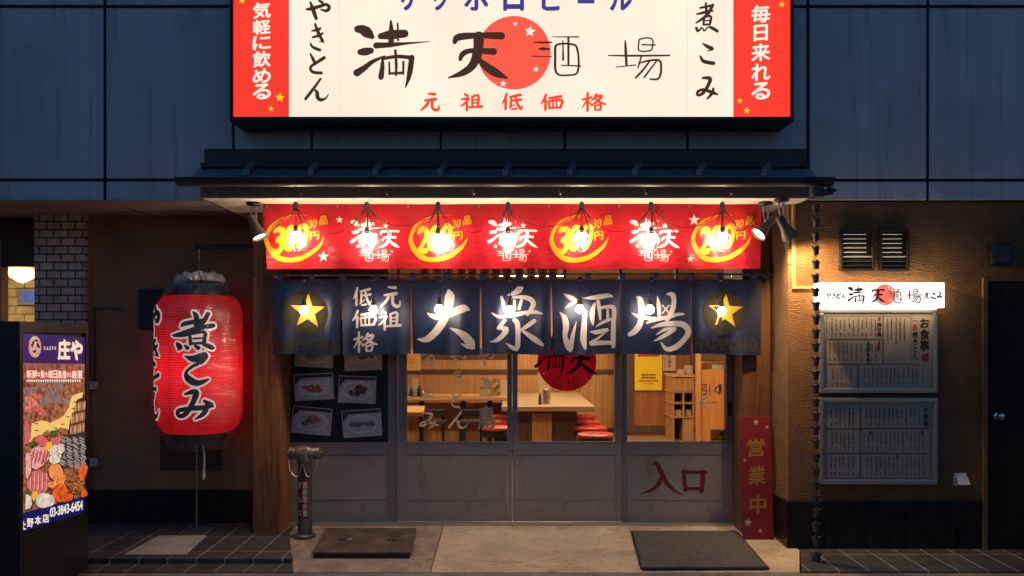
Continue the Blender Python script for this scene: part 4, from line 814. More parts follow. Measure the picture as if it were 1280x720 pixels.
for px in [350, 389, 428, 472]+[515.6, 558.7, 603.7, 648.7, 692, 735, 778, 820, 863, 900.7, 942]:
    b = MB(); c = P(px, 343, YN); h = 3.6/FPX*(D0+YN)
    pts = [(0.013*math.cos(a), .013*math.sin(a)) for a in [math.pi*i/8 for i in range(9)]]
    pr = [(-.010, -.05)]+[(-p, q) for p, q in pts]+[(.010, -.05)]
    b.grid(lambda u, v: Vector((c.x-h+2*h*u, c.y+pr[min(10,int(round(v*10)))][0], c.z+pr[min(10,int(round(v*10)))][1])), 2, 10); b.build('loop', m_nol, t, smooth=True)
t = thing('curtain_rod', 'thin dark rod carrying the navy curtain across the entrance', 'rod', P(640, 343, YN))
b = MB(); b.tube([P(317,343.5,YN), P(640,343.2,YN), P(967,343,YN)], .0085, 10); b.build('rod', m_gutter, t, smooth=True)
for px, Yb in ((345, -.05), (957, -.05)): b = MB(); b.tube([P(px,343,YN), Vector((P(px,343,YN).x, Yb, P(px,343,YN).z))], .006, 8); b.box(P(px,343,YN).x-.02, P(px,343,YN).x+.02, YN-.012, YN+.012, P(px,343,YN).z-.03, P(px,343,YN).z-.009); b.build('bracket', m_brass if px < 600 else m_gutter, t)

# ================================================================ string of bulbs
def bulb(c, r, parent, mt=None, name='bulb'):
    b = MB(); b.lathe([(r*.42,r*1.35),(r*.5,r*.95),(r*.85,r*.5),(r,0),(r*.86,-r*.52),(r*.5,-r*.88),(r*.05,-r)], c, 16); return b.build(name, mt or m_bulb, parent, smooth=True)
W1 = ['over the yellow price at the left end of the red banner', 'over the leftmost white logo on the banner', 'over the yellow 200 left of the banner\'s middle', 'over the white logo at the middle of the banner', 'over the yellow 300 right of the banner\'s middle', 'over the rightmost white logo on the banner', 'over the yellow price at the right end of the red banner']
YB1 = -.86
for (px, py), l in zip([(369.5,296),(458.5,298),(547.5,299),(635,298),(727,297),(814,298),(903,297)], W1):
    top = P(px, 256.5, YB1); top.z = zb-.003; c = P(px, py, YB1); r = .034
    t = thing('caged_bulb', 'caged lit bulb '+l, 'bulb', top, 'caged bulbs in front of the red banner')
    bulb(c, r, t)
    b = MB(); b.lathe([(.014,.085),(.018,.08),(.02,.045),(.017,.03),(.013,.028)], c, 14); b.build('socket', m_sock, t, smooth=True)
    b = MB(); b.tube([c+Vector((0,0,.08)), c+Vector((.003,0,.13)), top-Vector((0,0,.06))], .0035, 6); b.build('cord', m_cord, t)
    b = MB(); b.lathe([(.012,0),(.022,-.02),(.024,-.045),(.012,-.06),(.02,-.07)], top, 10); b.tube([top, top+Vector((0,0,-.02))], .006, 6)
    b.build('hook', m_sock, t)
    b = MB()
    for i in range(5):
        a = 2*math.pi*i/5+random.uniform(-.4,.4); k = random.uniform(.9, 1.9); h = random.uniform(.07,.16)
        p0 = top-Vector((0,0,.035)); d = Vector((math.cos(a), math.sin(a)*.35, 0)); dn = (c-top).z
        b.tube([Vector(q[:3]) for q in cat([tuple(p0), tuple(p0+d*.03*k+Vector((0,0,dn*.22))), tuple(p0+d*.075*k+Vector((0,0,dn*.55))), tuple(p0+d*.105*k+Vector((0,0,dn*.80+h*.1)))], 5)], .0038, 5)
    b.build('hanging_loops', m_cord, t)
    b = MB(); n = 7
    pr = [(.030,.05),(.062,.0),(.066,-.022),(.044,-.085),(.018,-.11)]
    for i in range(n):
        a = 2*math.pi*i/n+.3; b.tube([c+Vector((rr*math.cos(a), rr*math.sin(a), z)) for rr, z in pr], .0009, 5)
    for rr, z in (pr[0], pr[2], pr[3]): b.tube([c+Vector((rr*math.cos(2*math.pi*i/16), rr*math.sin(2*math.pi*i/16), z)) for i in range(16)], .0009, 5, True)
    b.build('wire_guard', m_guard, t)
    b = MB(); b.lathe([(.029,.05),(.061,.0),(.065,-.022),(.043,-.085),(.017,-.11)], c, 7, caps=False); b.build('glass_guard', m_thin, t)
W2 = ['in front of the golden star on the leftmost curtain panel', 'in front of the curtain panel with two columns of small characters', 'in front of the three stroke character, first of the four large ones', 'in front of the second of the four large curtain characters', 'in front of the third of the four large curtain characters', 'in front of the fourth of the four large curtain characters', 'in front of the golden star on the rightmost curtain panel']
YB2 = YN-.135
for (px, py, hx), l in zip([(380,388,380),(467,387.5,465),(549,386.5,550),(637.5,388,638),(725,386.5,725),(812.5,387,814),(902,389,901)], W2):
    top = P(hx, 349, YB2); c = P(px, py, YB2); r = .034
    t = thing('hanging_bulb', 'bare lit bulb '+l, 'bulb', top, 'bare bulbs in front of the navy curtain')
    bulb(c, r, t, m_bulb2)
    b = MB(); b.lathe([(.010,.10),(.016,.095),(.018,.062),(.022,.055),(.023,.035),(.016,.03)], c, 14); b.build('socket', m_brass, t, smooth=True)
    b = MB(); p1 = c+Vector((0,0,.1)); b.tube([Vector(q) for q in cat([tuple(p1), tuple(p1+(top-p1)*.35+Vector((.006,0,0))), tuple(p1+(top-p1)*.7+Vector((-.006,0,0))), tuple(top)], 5)], .0032, 6); b.build('cord', m_cord, t)
    b = MB(); b.lathe([(.004,.0),(.017,-.006),(.019,-.03),(.009,-.04)], top+Vector((0,0,.02)), 12); b.build('hook', m_sock, t, smooth=True)
def droop(x, z0, z1, Y, sag, name, lab, grp, wob):
    b = MB(); pts = []
    for i in range(len(x)-1):
        for j in range(10):
            s = j/10; p = P(x[i]+(x[i+1]-x[i])*s, z0, Y); p.z -= sag*(1 if i%2 == 0 else .7)*4*s*(1-s)*(1+.15*math.sin(i*3)); p.y += .01*math.sin(s*6.28+i); pts.append(p)
    pts.append(P(x[-1], z0, Y)); b.tube(pts, .0032, 6); o = b.build(name, m_cord, smooth=True); tag(o, lab, 'cable', grp)
droop([369.5,458.5,547.5,635,727,814,903,948], 258.5, 0, YB1+.03, .21, 'festoon_cable', 'thin black cable drooping between the bulbs over the red banner', 'bulb cables', 0)
droop([350,380,465,550,638,725,814,901,944], 348.5, 0, YB2+.02, .035, 'festoon_cable', 'thin black cable strung between the bulbs over the navy curtain', 'bulb cables', 0)

# ================================================================ spotlights under the soffit
def spot(px, py, aim, lab, E, Y=-.62, hd=.0):
    base = Vector((PX(px, Y), Y, zb-.001)); j = Vector((base.x+.01, Y-.01, PZ(py, Y)))
    t = thing('spotlight', lab, 'spotlight', base, 'dark spotlights under the awning')
    b = MB(); b.lathe([(.052,0),(.055,-.012),(.05,-.022),(.02,-.026)], base, 20); b.build('canopy', m_black, t, smooth=True)
    b = MB(); b.tube([base+Vector((-.018,0,-.02)), base+Vector((-.018,0,-.10)), j+Vector((-.012,0,.01))], .006, 8); b.tube([base+Vector((.016,0,-.02)), base+Vector((.018,0,-.12)), j+Vector((.012,0,0))], .009, 8); b.build('arm', m_steel, t, smooth=True)
    d = (Vector(aim)-j).normalized(); q = d.to_track_quat('-Z', 'Y').to_matrix()
    b = MB(); b.lathe([(.018,.075),(.032,.065),(.034,.0),(.036,-.02),(.046,-.05),(.062,-.10),(.064,-.115),(.058,-.115),(.045,-.06)], j, 22, q, caps=False); b.build('head', m_spot, t, smooth=True)
    b = MB(); b.lathe([(.056,-.098),(.0005,-.088)], j, 22, q, caps=False); b.build('lens', ME('spot lens', (1,.78,.50), 5), t, smooth=True)
    ld = bpy.data.lights.new('spot_lamp', 'SPOT'); ld.energy = E; ld.color = (1,.64,.28); ld.spot_size = math.radians(120); ld.spot_blend = .6; ld.shadow_soft_size = .03
    lo = bpy.data.objects.new('spot_lamp', ld); COL.objects.link(lo); lo.parent = t; lo.matrix_parent_inverse = Matrix.Translation(-base)
    lo.location = j+d*.125; lo.rotation_euler = d.to_track_quat('-Z', 'Y').to_euler()
spot(317, 281, P(331, 310, -.86), 'dark spotlight at the left end of the awning aimed down at the red banner', 16, -.82)
spot(957, 281, P(938, 304, -.90), 'dark spotlight at the right end of the red banner, aimed back at it', 16, -.84)
spot(977, 281, P(1006, 330, -.93), 'dark spotlight beside the stucco wall corner, aimed down to the right', 80, -1.0)

# ================================================================ red paper lantern
lc = Vector((PX(249,-.28), -.28, 0)); zt0, zb0 = PZ(370,-.28), PZ(540,-.28); R = 51.8/FPX*(D0-.28)
def lrad(z):
    s = (z-zb0)/(zt0-zb0)
    e, w_, q = (s, .17, .64) if s < .5 else (1-s, .15, .66)
    k = 1 if e > w_ else math.sqrt(max(0, 1-((w_-e)/w_)**2))
    return R*(q+(1-q)*k)
t = thing('paper_lantern', 'big red ribbed paper lantern with black characters wrapped in clear plastic', 'lantern', lc+Vector((0,0,zb0)))
b = MB(); nr = 56; prof = []
for i in range(nr*4+1):
    z = zb0+(zt0-zb0)*i/(nr*4); prof.append((lrad(z)+.0045*(abs(math.sin(math.pi*i/4))**.6-.6), z))
b.lathe(prof, lc, 96, caps=False); b.build('paper_body', m_lantern, t, smooth=True)
ld = bpy.data.lights.new('lantern_light', 'POINT'); ld.energy = 8.5; ld.color = (1,.75,.5); ld.shadow_soft_size = .05; lo = bpy.data.objects.new('lantern_light', ld); COL.objects.link(lo); lo.parent = t; lo.matrix_parent_inverse = Matrix.Translation(-Vector(t.location)); lo.location = lc+Vector((0,-.04,zb0+(zt0-zb0)*.45))
for nm, z0_, z1_, r0, r1 in (('top_ring', zt0-.004, PZ(359,-.28), R*.63, R*.60), ('bottom_ring', zb0+.004, PZ(550,-.28), R*.63, R*.60)):
    b = MB(); b.lathe([(r0, z0_), (r0+.006, z0_+(z1_-z0_)*.15), (r1+.004, z1_-(z1_-z0_)*.1), (r1, z1_)], lc, 48); b.build(nm, m_black, t, smooth=True)
def flan(px0, th0):
    def f(u, v, o=0):
        z = PZ(v, -.28-R*.9); th = th0+(u-px0)/FPX*(D0-.28-R*.9)/R; r = lrad(z)+.004+o
        return Vector((lc.x+r*math.sin(th), lc.y-r*math.cos(th), z))
    return f
m_lw = M('lantern white outline', (.75,.62,.58), .6, emit=(1,.72,.62), es=.5); m_lb = M('lantern black ink', (.012,.01,.01), .55)  # outline's own glow stands in for lantern light coming through the paper
f1 = flan(249, 0.0); f2 = flan(0, -1.03)
def lantern_text(mb, wk, lf, add):
    for k in ('l_ni','l_ko','l_mi'):
        for i, s in enumerate(BR[k]): ribbon(mb, [(190+x/4.233, 370+y/4.233, wd/4.233*wk+add) for x, y, wd in s], f1, lf+i*.0002)
    for k, y0, y1 in (('ya',384,414),('ki',419,456),('to',464,487),('nn',492,522)):
        st = BR[k]; a = min(x for s in st for x,y,w_ in s); bb = max(x for s in st for x,y,w_ in s); c_ = min(y for s in st for x,y,w_ in s); d_ = max(y for s in st for x,y,w_ in s); q = (y1-y0)/(d_-c_); qx = 36/(bb-a)
        for i, s in enumerate(st): ribbon(mb, [((x-(a+bb)/2)*qx, y0+(y-c_)*q, wd*q*1.5*wk+add) for x, y, wd in s], f2, lf+i*.0002)
b = MB(); lantern_text(b, 1, .001, 5.2); b.build('white_outline', m_lw, t)
b = MB(); lantern_text(b, 1, .0045, 0); b.build('black_lettering', m_lb, t)
for a in (-1.9, -.95, -.35, .35, 1.2):
    b = MB(); b.tube([Vector((lc.x+(lrad(z)+.001)*math.sin(a), lc.y-(lrad(z)+.001)*math.cos(a), z)) for z in [zb0+(zt0-zb0)*i/30 for i in range(31)]], .0016, 4); b.build('thread', m_lb, t)
# plastic bag
random.seed(3)
b = MB(); ztop = PZ(354,-.28); zbt = PZ(560,-.28); prof = []
NB = 46; nn_ = 60; vs = []; fsx = []
ph = [random.uniform(0, 6.28) for _ in range(8)]
for i in range(NB+1):
    s = i/NB; z = zbt+(ztop-zbt)*s
    r = (lrad(min(max(z, zb0), zt0))+.017) if zb0 < z < zt0 else (R*.76+.03 if z <= zb0 else R*(.74-.17*(z-zt0)/(ztop-zt0))+.02)
    if z < zb0: r = R*(.60+.20*(z-zbt)/(zb0-zbt))+.012
    for j in range(nn_):
        a = 2*math.pi*j/nn_; e = .006*math.sin(7*a+ph[0]+s*5)+.005*math.sin(13*a+ph[1]-s*9)+.004*math.sin(23*a+ph[2]+s*31)+.004*math.sin(s*40+a*3+ph[3])
        if s > .93: e *= 2.2
        vs.append(Vector((lc.x+(r+e)*math.cos(a), lc.y+(r+e)*math.sin(a), z+(.015*math.sin(3*a+1) if s > .95 else 0))))
for i in range(NB):
    for j in range(nn_): fsx.append((i*nn_+j, i*nn_+(j+1)%nn_, (i+1)*nn_+(j+1)%nn_, (i+1)*nn_+j))
b.add(vs, fsx); b.build('plastic_cover', m_bag, t, smooth=True)
b = MB(); vs = []; N2 = 80
for i in range(7):
    s = i/6
    for j in range(N2):
        a = 2*math.pi*j/N2; r = R*(.53+.06*math.sin(s*3.1)-.04*s)+.006*math.sin(a*27+s*3)+.006*math.sin(a*43-s*5)+.004*math.sin(a*11)
        vs.append(Vector((lc.x+r*math.cos(a), lc.y+r*math.sin(a), ztop-.012+s*.07+.028*math.sin(a+2.6)+.008*math.sin(a*9)*s)))
b.add(vs, [(i*N2+j, i*N2+(j+1)%N2, (i+1)*N2+(j+1)%N2, (i+1)*N2+j) for i in range(6) for j in range(N2)]); b.build('bunched_plastic', m_gather, t, smooth=True)
YLh = -.28; pt = P(249, 326, YLh)
b = MB(); b.tube([Vector(q) for q in cat([tuple(P(224,358,YLh)), tuple(P(228,342,YLh)), tuple(P(240,330,YLh)), tuple(pt), tuple(P(260,331,YLh)), tuple(P(269,342,YLh)), tuple(P(273,360,YLh))], 6)], .003, 6); b.build('wire_handle', m_steel, t)
b = MB(); b.tube([P(249,311,YLh), P(249,326,YLh)], .006, 8); b.tube([P(249,326,YLh), P(247,368,YLh)], .002, 6); b.build('hanging_wire', m_steel, t)
b = MB(); b.tube([P(254,557,YLh), P(255.5,574,YLh), P(254.5,592,YLh)], [.008,.010,.010], 8); b.tube([P(254.5,591,YLh), P(254.5,595,YLh), P(254.5,600,YLh)], [.012,.018,.008], 8); b.build('tassel', m_white, t)
b = MB(); pz = PZ(556, YLh); n = 40
for i in range(n):
    z = pz-(pz-.01)*(i+.5)/n; c = Vector((lc.x-.02-.02*i/n, lc.y+.05*i/n, z)); Mx = Matrix.Rotation(math.radians(90*(i%2)), 3, 'Z')
    b.tube([c+Mx @ Vector((.006*math.cos(q), 0, .017*math.sin(q))) for q in [2*math.pi*j/10 for j in range(10)]], .002, 5, True)
b.build('chain', m_steel, t)
t = thing('lantern_bracket', 'black metal arm on the pillar that the red lantern hangs from', 'bracket', P(300, 308, YLh))
b = MB(); b.pbox(243, 305, 315.5, 310.5, YLh-.012, YLh+.012); b.build('arm', m_black, t, bevel=.002)

# ================================================================ rain chain
YC = -1.10; random.seed(11)
tc_ = P(1020, 250, YC); t = thing('rain_chain', 'dark rain chain of small cups hanging from the gutter end', 'rain chain', P(1020, 690, YC))
cup = None; lk = None; n = 25; s_ = (D0+YC)/FPX
for i in range(n):
    c = P(1020, 262+i*17.25, YC)+Vector((random.uniform(-.003,.003), 0, 0)); tw = random.uniform(0, 1.5)
    if cup is None:
        cup_c = c
        b = MB(); n8 = 16; vs = []
        for (r, z, w_) in ((.010,-.034,0),(.020,-.032,0),(.021,-.012,.0),(.024,.008,.06),(.031,.030,.22),(.026,.024,.2),(.012,-.02,0)):
            for j in range(n8): a = 2*math.pi*j/n8; k = 1+w_*math.cos(4*a); vs.append(c+Vector((r*k*math.cos(a), r*k*math.sin(a), z+(.006*w_/.22*math.cos(4*a)))))
        b.add(vs, [(q*n8+j, q*n8+(j+1)%n8, (q+1)*n8+(j+1)%n8, (q+1)*n8+j) for q in range(6) for j in range(n8)]); cup = b.build('cup', m_gutter, t, smooth=True)
        b = MB(); b.tube([c+Vector((0,0,-.03)), c+Vector((-.010,0,-.045)), c+Vector((0,0,-.062)), c+Vector((.010,0,-.045))], .0022, 5, True); b.tube([c+Vector((-.02,0,-.055-.012)), c+Vector((0,0,-.056)), c+Vector((.02,0,-.067))], .002, 5); lk = b.build('link', m_gutter, t)
    else:
        for o in (cup, lk):
            k = o.copy(); COL.objects.link(k); k.parent = t; k.matrix_parent_inverse = o.matrix_parent_inverse.copy(); k.location = c-cup_c
c = P(1020, 688, YC); c.z = -.045
b = MB(); b.lathe([(.02,-.02),(.03,0),(.034,.04),(.03,.07),(.012,.072)], c, 14); b.tube([c+Vector((-.05,0,.065)), c+Vector((-.02,0,.05)), c+Vector((.02,0,.05)), c+Vector((.05,0,.065))], .006, 6); b.build('weight', m_gutter, t, smooth=True)

# ================================================================ standpipe, lid, mat, open board
YH = -.42; c = Vector((PX(381,YH), YH, 0))
m_pipe = M('weathered metal pipe', (.16,.14,.115), .45, metal=.7, var=.3, vs=9); m_brz = M('dull bronze', (.25,.215,.165), .45, metal=.8, var=.3, vs=14)
t = thing('fire_standpipe', 'metal fire standpipe with two capped outlets and a red label by the doors', 'standpipe', c-Vector((0,0,.015)))
zh = PZ(568, YH)
b = MB(); b.lathe([(.088,-.015),(.088,.005),(.078,.015),(.060,.018),(.058,.03),(.058,zh-.03),(.063,zh-.02),(.063,zh)], c, 28); b.build('pipe', m_pipe, t, smooth=True)
R90y = Matrix.Rotation(math.radians(90), 3, 'Y'); hc = c+Vector((0,0,zh+.01))
b = MB(); b.lathe([(.03,-.085),(.048,-.075),(.058,-.05),(.062,0),(.058,.05),(.048,.075),(.03,.085)], hc, 24, R90y); b.lathe([(.06,-.06),(.066,-.01),(.055,.04),(.03,.058),(.001,.06)], hc, 22); b.build('siamese_head', m_brz, t, smooth=True)
for s in (-1, 1):
    b = MB(); b.lathe([(.044,.07*s),(.049,.075*s),(.049,.10*s),(.055,.102*s),(.055,.122*s),(.044,.129*s),(.018,.135*s),(.018,.145*s)], hc, 20, R90y); cp = b.build('outlet_cap', m_brz, t, smooth=True)
    b = MB(); pts = [hc+Vector((.12*s,-.05,-.04)), hc+Vector((.10*s,-.075,-.13)), hc+Vector((.04*s,-.082,-.18)), hc+Vector((.005*s,-.08,-.08))]; b.tube([Vector(q) for q in cat([tuple(p) for p in pts], 6)], .004, 5); b.build('cap_chain', m_steel, cp)
def fpipe(u, v, o=0):
    th = (u-381)/FPX*(D0+YH)/.058; r = .0595+o; return Vector((c.x+r*math.sin(th), c.y-r*math.cos(th), PZ(v, YH-.06)))
b = MB(); b.grid(lambda a, d: fpipe(374+a*13, 600+d*48), 10, 2); lb = b.build('label', m_signred, t, smooth=True)
b = MB(); column(b, '連結送水管', fpipe, 380.2, 602, 386, 646, off=.03, lift=.001)
for ch, y in zip('送水口', (602, 620.5, 637)): cell(b, ch, fpipe, 374.3, y, 379.2, y+8.5, off=.02, lift=.001)
b.build('lettering', m_wht, lb)
# manhole lid
def G(px, py, z): d = (CZ-z)*FPX/(py-HZ); return Vector(((px-640)/FPX*d, d-D0, z))
m_lid = M('brown steel lid', (.15,.105,.075), .55, metal=.35, var=.45, vs=5, bump=.3, bs=60, fine=.5)
t = thing('pit_lid', 'raised brown rusty steel pit cover with a dark edge in front of the doors', 'cover', G(455, 680, -.03))
zl = .012; Q = [G(407.5,661,zl+.012), G(520,661,zl+.012), G(513,691,zl-.008), G(391,691,zl-.008)]
b = MB(); b.prism(Q, (0,0,-.008)); b.build('plate', m_lid, t, bevel=.002)
b = MB(); Cc = sum(Q, Vector())/4; b.prism([Cc+(p-Cc)*.985-Vector((0,0,.0085)) for p in Q], (0,0,-.055)); b.build('frame', m_black, t)
rim = MB()
for i in range(4):
    p, q = Q[i], Q[(i+1)%4]; rim.tube([p+Vector((0,0,.002)), q+Vector((0,0,.002))], .005, 6)
rim.build('rim', m_lid, t)
for x, y in ((428,674.6),(433,674.6),(487,675.2),(492,675.2)):
    p = G(x, y, zl+.003); b = MB(); b.box(p.x-.012, p.x+.012, p.y-.02, p.y+.02, p.z-.002, p.z+.004); b.build('lifting_slot', m_black, t)
for x in (408, 452, 493): p = G(x, 693, -.035); b = MB(); b.lathe([(.012,0),(.012,-.03)], p, 8); b.build('foot', m_black, t)
b = MB(); p = G(437, 674, zl+.006); b.tube([p+Vector((-.02,-.02,.0)), p+Vector((.012,-.012,.004)), p+Vector((.02,.02,.004))], [.003,.009,.002], 6); tag(b.build('paper_scrap', m_white), 'tiny curled white paper scrap lying on the pit cover', 'litter')
m_mat = M('dark door mat', (.12,.108,.10), .95, var=.25, vs=30, bump=.8, bs=260)
t = thing('door_mat', 'dark grey rubber edged door mat in front of the rightmost door', 'mat', G(870, 690, -.02))
Q = [G(788,664,-.0), G(921,664,-.0), G(962,711,-.036), G(800.5,711.5,-.036)]
Cm = sum(Q, Vector())/4
b = MB(); b.prism([Cm+(p-Cm)*.965+Vector((0,0,.010)) for p in Q], (0,0,-.004)); b.build('pile', m_mat, t)
b = MB(); b.prism([p+Vector((0,0,.0055)) for p in Q], (0,0,-.006)); b.build('rubber_edge', m_black, t, bevel=.002)
# leaning board
t = thing('open_board', 'narrow dark red board with yellow characters and stars leaning beside the doors', 'board', P(948, 668, -.46))
c4 = [P(924,520,-.385), P(963,520,-.385), P(967.5,667.5,-.50), P(929,667.5,-.50)]; c4[2].z = c4[3].z = -.012
nrm = (c4[1]-c4[0]).cross(c4[3]-c4[0]).normalized(); nrm = nrm if nrm.y < 0 else -nrm
def fo(u, v, o=0):
    a = (v-520)/147.5; l = 924+5*a; r = 963+4.5*a; s = (u-l)/(r-l)
    return (c4[0]*(1-s)+c4[1]*s)*(1-a)+(c4[3]*(1-s)+c4[2]*s)*a+nrm*o
b = MB(); b.prism(c4, -nrm*.022); b.build('panel', m_signred, t, bevel=.003)
m_dg = M('dull gold lettering', (.30,.15,.012), .5)
for ch, cx, y0, y1 in (('営',945,548,569),('業',946,581,602.5),('中',947.5,616,638)):
    b = MB(); text(b, ch, fo, cx-10.5 if ch != '中' else cx-10, y0, cx+10.5 if ch != '中' else cx+10, y1, .022, .002, rise=.05); b.build('lettering', m_dg, t)
b = MB()
for x, y, r in ((945,527.5,4.3),(958.5,533.5,2.8),(931,573.5,2.6),(935,648,5.4),(950.5,657.5,3.2)): star(b, fo, x, y, r, .15, .002, .42)
b.build('stars', M('pale star print', (.48,.36,.36), .5), t)

# ================================================================ standing lit fish poster at the left
XS = -3.015
def fx(u, v, o=0):
    d = XS*FPX/(u-640); return Vector((XS+o, d-D0, CZ+(HZ-v)/FPX*d))
t = thing('standing_signbox', 'tall black standing signbox with a lit fish and sashimi poster at the left', 'sign', (XS-.17, -1.8, -.057))
ya, yb_ = fx(27,500).y, fx(106,500).y; za, zb_ = .395, 1.645
b = MB(); y0, y1 = fx(22.5,500).y, fx(108.5,500).y
for q in ((y0, ya, -.02, 1.715), (yb_, y1, -.02, 1.715)): b.box(XS-.34, XS+.012, q[0], q[1], q[2], q[3])
b.box(XS-.34, XS+.012, ya, yb_, zb_, 1.715); b.box(XS-.34, XS+.012, ya, yb_, -.02, za); b.box(XS-.33, XS-.015, ya, yb_, za, zb_); b.build('case', M('black signbox', (.010,.010,.011), .4, var=.3, vs=8), t, bevel=.004)
for yy in (y0+.08, y1-.08):
    for xx in (XS-.28, XS-.05): b = MB(); b.lathe([(.02,-.055),(.02,-.02)], (xx, yy, -.001), 12); b.build('foot', m_black, t)
def E(n, c, s=.8): return ME('poster '+n, lin(*c), s)
def EN(n, c1, c2, sc_, st=(1,1,1), s=.8):
    m = ME('poster '+n, lin(*c1), s); tt = m.node_tree; bb = tt.nodes['Principled BSDF']
    tc = tt.nodes.new('ShaderNodeTexCoord'); mp = tt.nodes.new('ShaderNodeMapping'); mp.inputs['Scale'].default_value = st; nn = tt.nodes.new('ShaderNodeTexNoise'); nn.inputs['Scale'].default_value = sc_; nn.inputs['Detail'].default_value = 4
    rp = tt.nodes.new('ShaderNodeValToRGB'); rp.color_ramp.elements[0].position = .38; rp.color_ramp.elements[1].position = .62; rp.color_ramp.elements[0].color = (*lin(*c1), 1); rp.color_ramp.elements[1].color = (*lin(*c2), 1)
    tt.links.new(tc.outputs['Object'], mp.inputs[0]); tt.links.new(mp.outputs[0], nn.inputs[0]); tt.links.new(nn.outputs[0], rp.inputs[0]); tt.links.new(rp.outputs[0], bb.inputs['Emission Color']); return m
def sheet(x0, x1, v0, v1, v2, v3, mat, name, lift=.0):          # v0,v1 top-left/top-right rows, v2,v3 bottom-left/right
    b = MB(); b.grid(lambda a, c: fx(x0+(x1-x0)*a, (v0+(v1-v0)*a)*(1-c)+(v2+(v3-v2)*a)*c, lift), 12, 12); return b.build(name, mat, t)
sheet(27,106, 416.2,421.8, 665,639.5, EN('photo ground', (104,52,36), (190,116,84), 40), 'poster_sheet')
sheet(27,106, 416.2,421.8, 453.5,455, EN('navy header', (26,22,84), (74,26,110), 2.0, (.3,1,.3)), 'header_band', .002)
sheet(27,106, 641.5,620, 665,639.5, E('navy footer', (22,22,96)), 'footer_band', .002)
b = MB(); blob(b, fx, 42.8, 433.5, 8, 13.5, 0, 24, 0, .004); em = b.build('emblem', EN('emblem cream', (230,205,180), (200,90,80), 60), t)
b = MB(); blob(b, fx, 39.5, 430.5, 1.8, 4, .3, 8, .3, .006); blob(b, fx, 46.5, 432, 1.6, 4.5, -.4, 8, .3, .0062); blob(b, fx, 42, 439, 3, 2, 0, 8, .4, .0064); blob(b, fx, 44, 426, 2.6, 1.5, 0, 8, .3, .0066); b.build('ink', E('ink', (40,26,30)), em)
b = MB(); text(b, '庄', fx, 72, 425, 86.5, 449, .05, .004); text(b, 'や', fx, 88, 426, 102, 449.5, .05, .004)
for i in range(5): marks(b, fx, 53.5+i*3.4, 433, 56.2+i*3.4, 438.5, 6, .004)
b.build('header_lettering', E('cream type', (250,226,196)), t)
hl = '新鮮な魚を毎日漁港から厳選'; wds = [7.5,7.5,4,6.5,4,6.5,6.5,6.5,6.5,3.5,3.5,7.5,7.5]; tot = sum(wds)
for nm, off, mt, lf in (('headline_outline', .07, E('red outline', (196,40,28)), .004), ('headline', .02, E('white type', (255,240,220)), .006)):
    b = MB(); x = 32
    for ch, wd in zip(hl, wds):
        W = wd/tot*70; yc = 467.5+(x-32)*.012; hh = 4.8 if wd > 5 else 3
        text(b, ch, fx, x+.3-(.4 if off > .05 else 0), yc-hh-(.5 if off > .05 else 0), x+W-.3+(.4 if off > .05 else 0), yc+hh+(.5 if off > .05 else 0), off, lf); x += W
    b.build(nm, mt, t)
b = MB()
for i in range(24): x = 32.5+i*2.85; rect(b, fx, x, 474.6, x+1.9, 476.8, .004); rect(b, fx, x+.5, 476.9, x+1.5, 477.6, .004)
b.build('subline', E('sub type', (245,230,215)), t)
# food pictures, positions read off the poster
cols = [EN('grey fish', (96,70,64), (176,140,128), 40, (1,6,1)), EN('pink tuna', (200,70,72), (236,128,120), 26, (1,7,1)), EN('marbled tuna', (225,120,112), (250,205,190), 34, (1,7,1)), EN('white squid', (205,190,172), (245,232,214), 24), EN('salmon', (236,120,52), (252,168,98), 24), EN('orange fish', (214,66,22), (244,120,50), 26), E('lemon', (246,186,40)), EN('greens', (44,62,24), (96,110,44), 40), EN('silver sardine', (70,74,84), (214,206,200), 30, (1,14,9)), EN('brown clam', (100,52,24), (200,120,50), 40), E('map yellow', (246,204,118)), E('map ink', (80,60,40)), EN('dried fish', (120,70,46), (220,160,120), 26, (1,22,1)), EN('red prawn', (190,70,50), (230,150,120), 40), E('dark gap', (62,34,28)), E('fish dark', (52,48,50)), E('fish belly', (176,156,144)), E('fish back', (92,104,122)), E('fish eye', (20,18,20)), E('skewer', (226,170,128)), E('skewer gap', (74,38,24))]
b = MB(); S = 3.79; LZ = [0.0]
def fxc(u, v, o=0):
    u = max(27.2, min(105.8, u)); return fx(u, min(v, 641.3-(u-27)*.272), o)
def bl(ci, cx, cy, rx, ry, rot=0, jit=.1, n=18):
    if ci in (1,2,3,4,5,9): b.m = 14; LZ[0] += .00008; blob(b, fxc, 20+cx/S+.3, 490+cy/S+.6, rx/S*1.06+.25, ry/S*1.04+.3, rot, n, jit, .002+LZ[0])
    b.m = ci; LZ[0] += .00008; blob(b, fxc, 20+cx/S, 490+cy/S, rx/S, ry/S, rot, n, jit, .002+LZ[0])
def pl(ci, pts): b.m = ci; LZ[0] += .00012; poly2(b, fx, [(max(27.2, min(105.8, 20+x/S)), 490+y/S) for x, y in pts], .002+LZ[0])
for i in range(26): bl(0, random.uniform(40,250), random.uniform(-75,70), random.uniform(22,44), random.uniform(9,15), random.uniform(-.5,.5))
for q in ((70,45,34,20,.6),(110,85,30,16,.9),(95,20,26,12,.4),(60,80,22,14,.3)): bl(13, *q)
pl(20, [(262,60),(326,10),(326,198),(240,210)])
for r_ in range(3):
    for i in range(9): bl(19 if (i+r_)%3 else 12, 262+i*7.6-r_*3, 78+r_*52-i*2, 2.6, 24, .03, .08, 10)
pl(15, [(200,205),(325,195),(318,325),(205,372)])
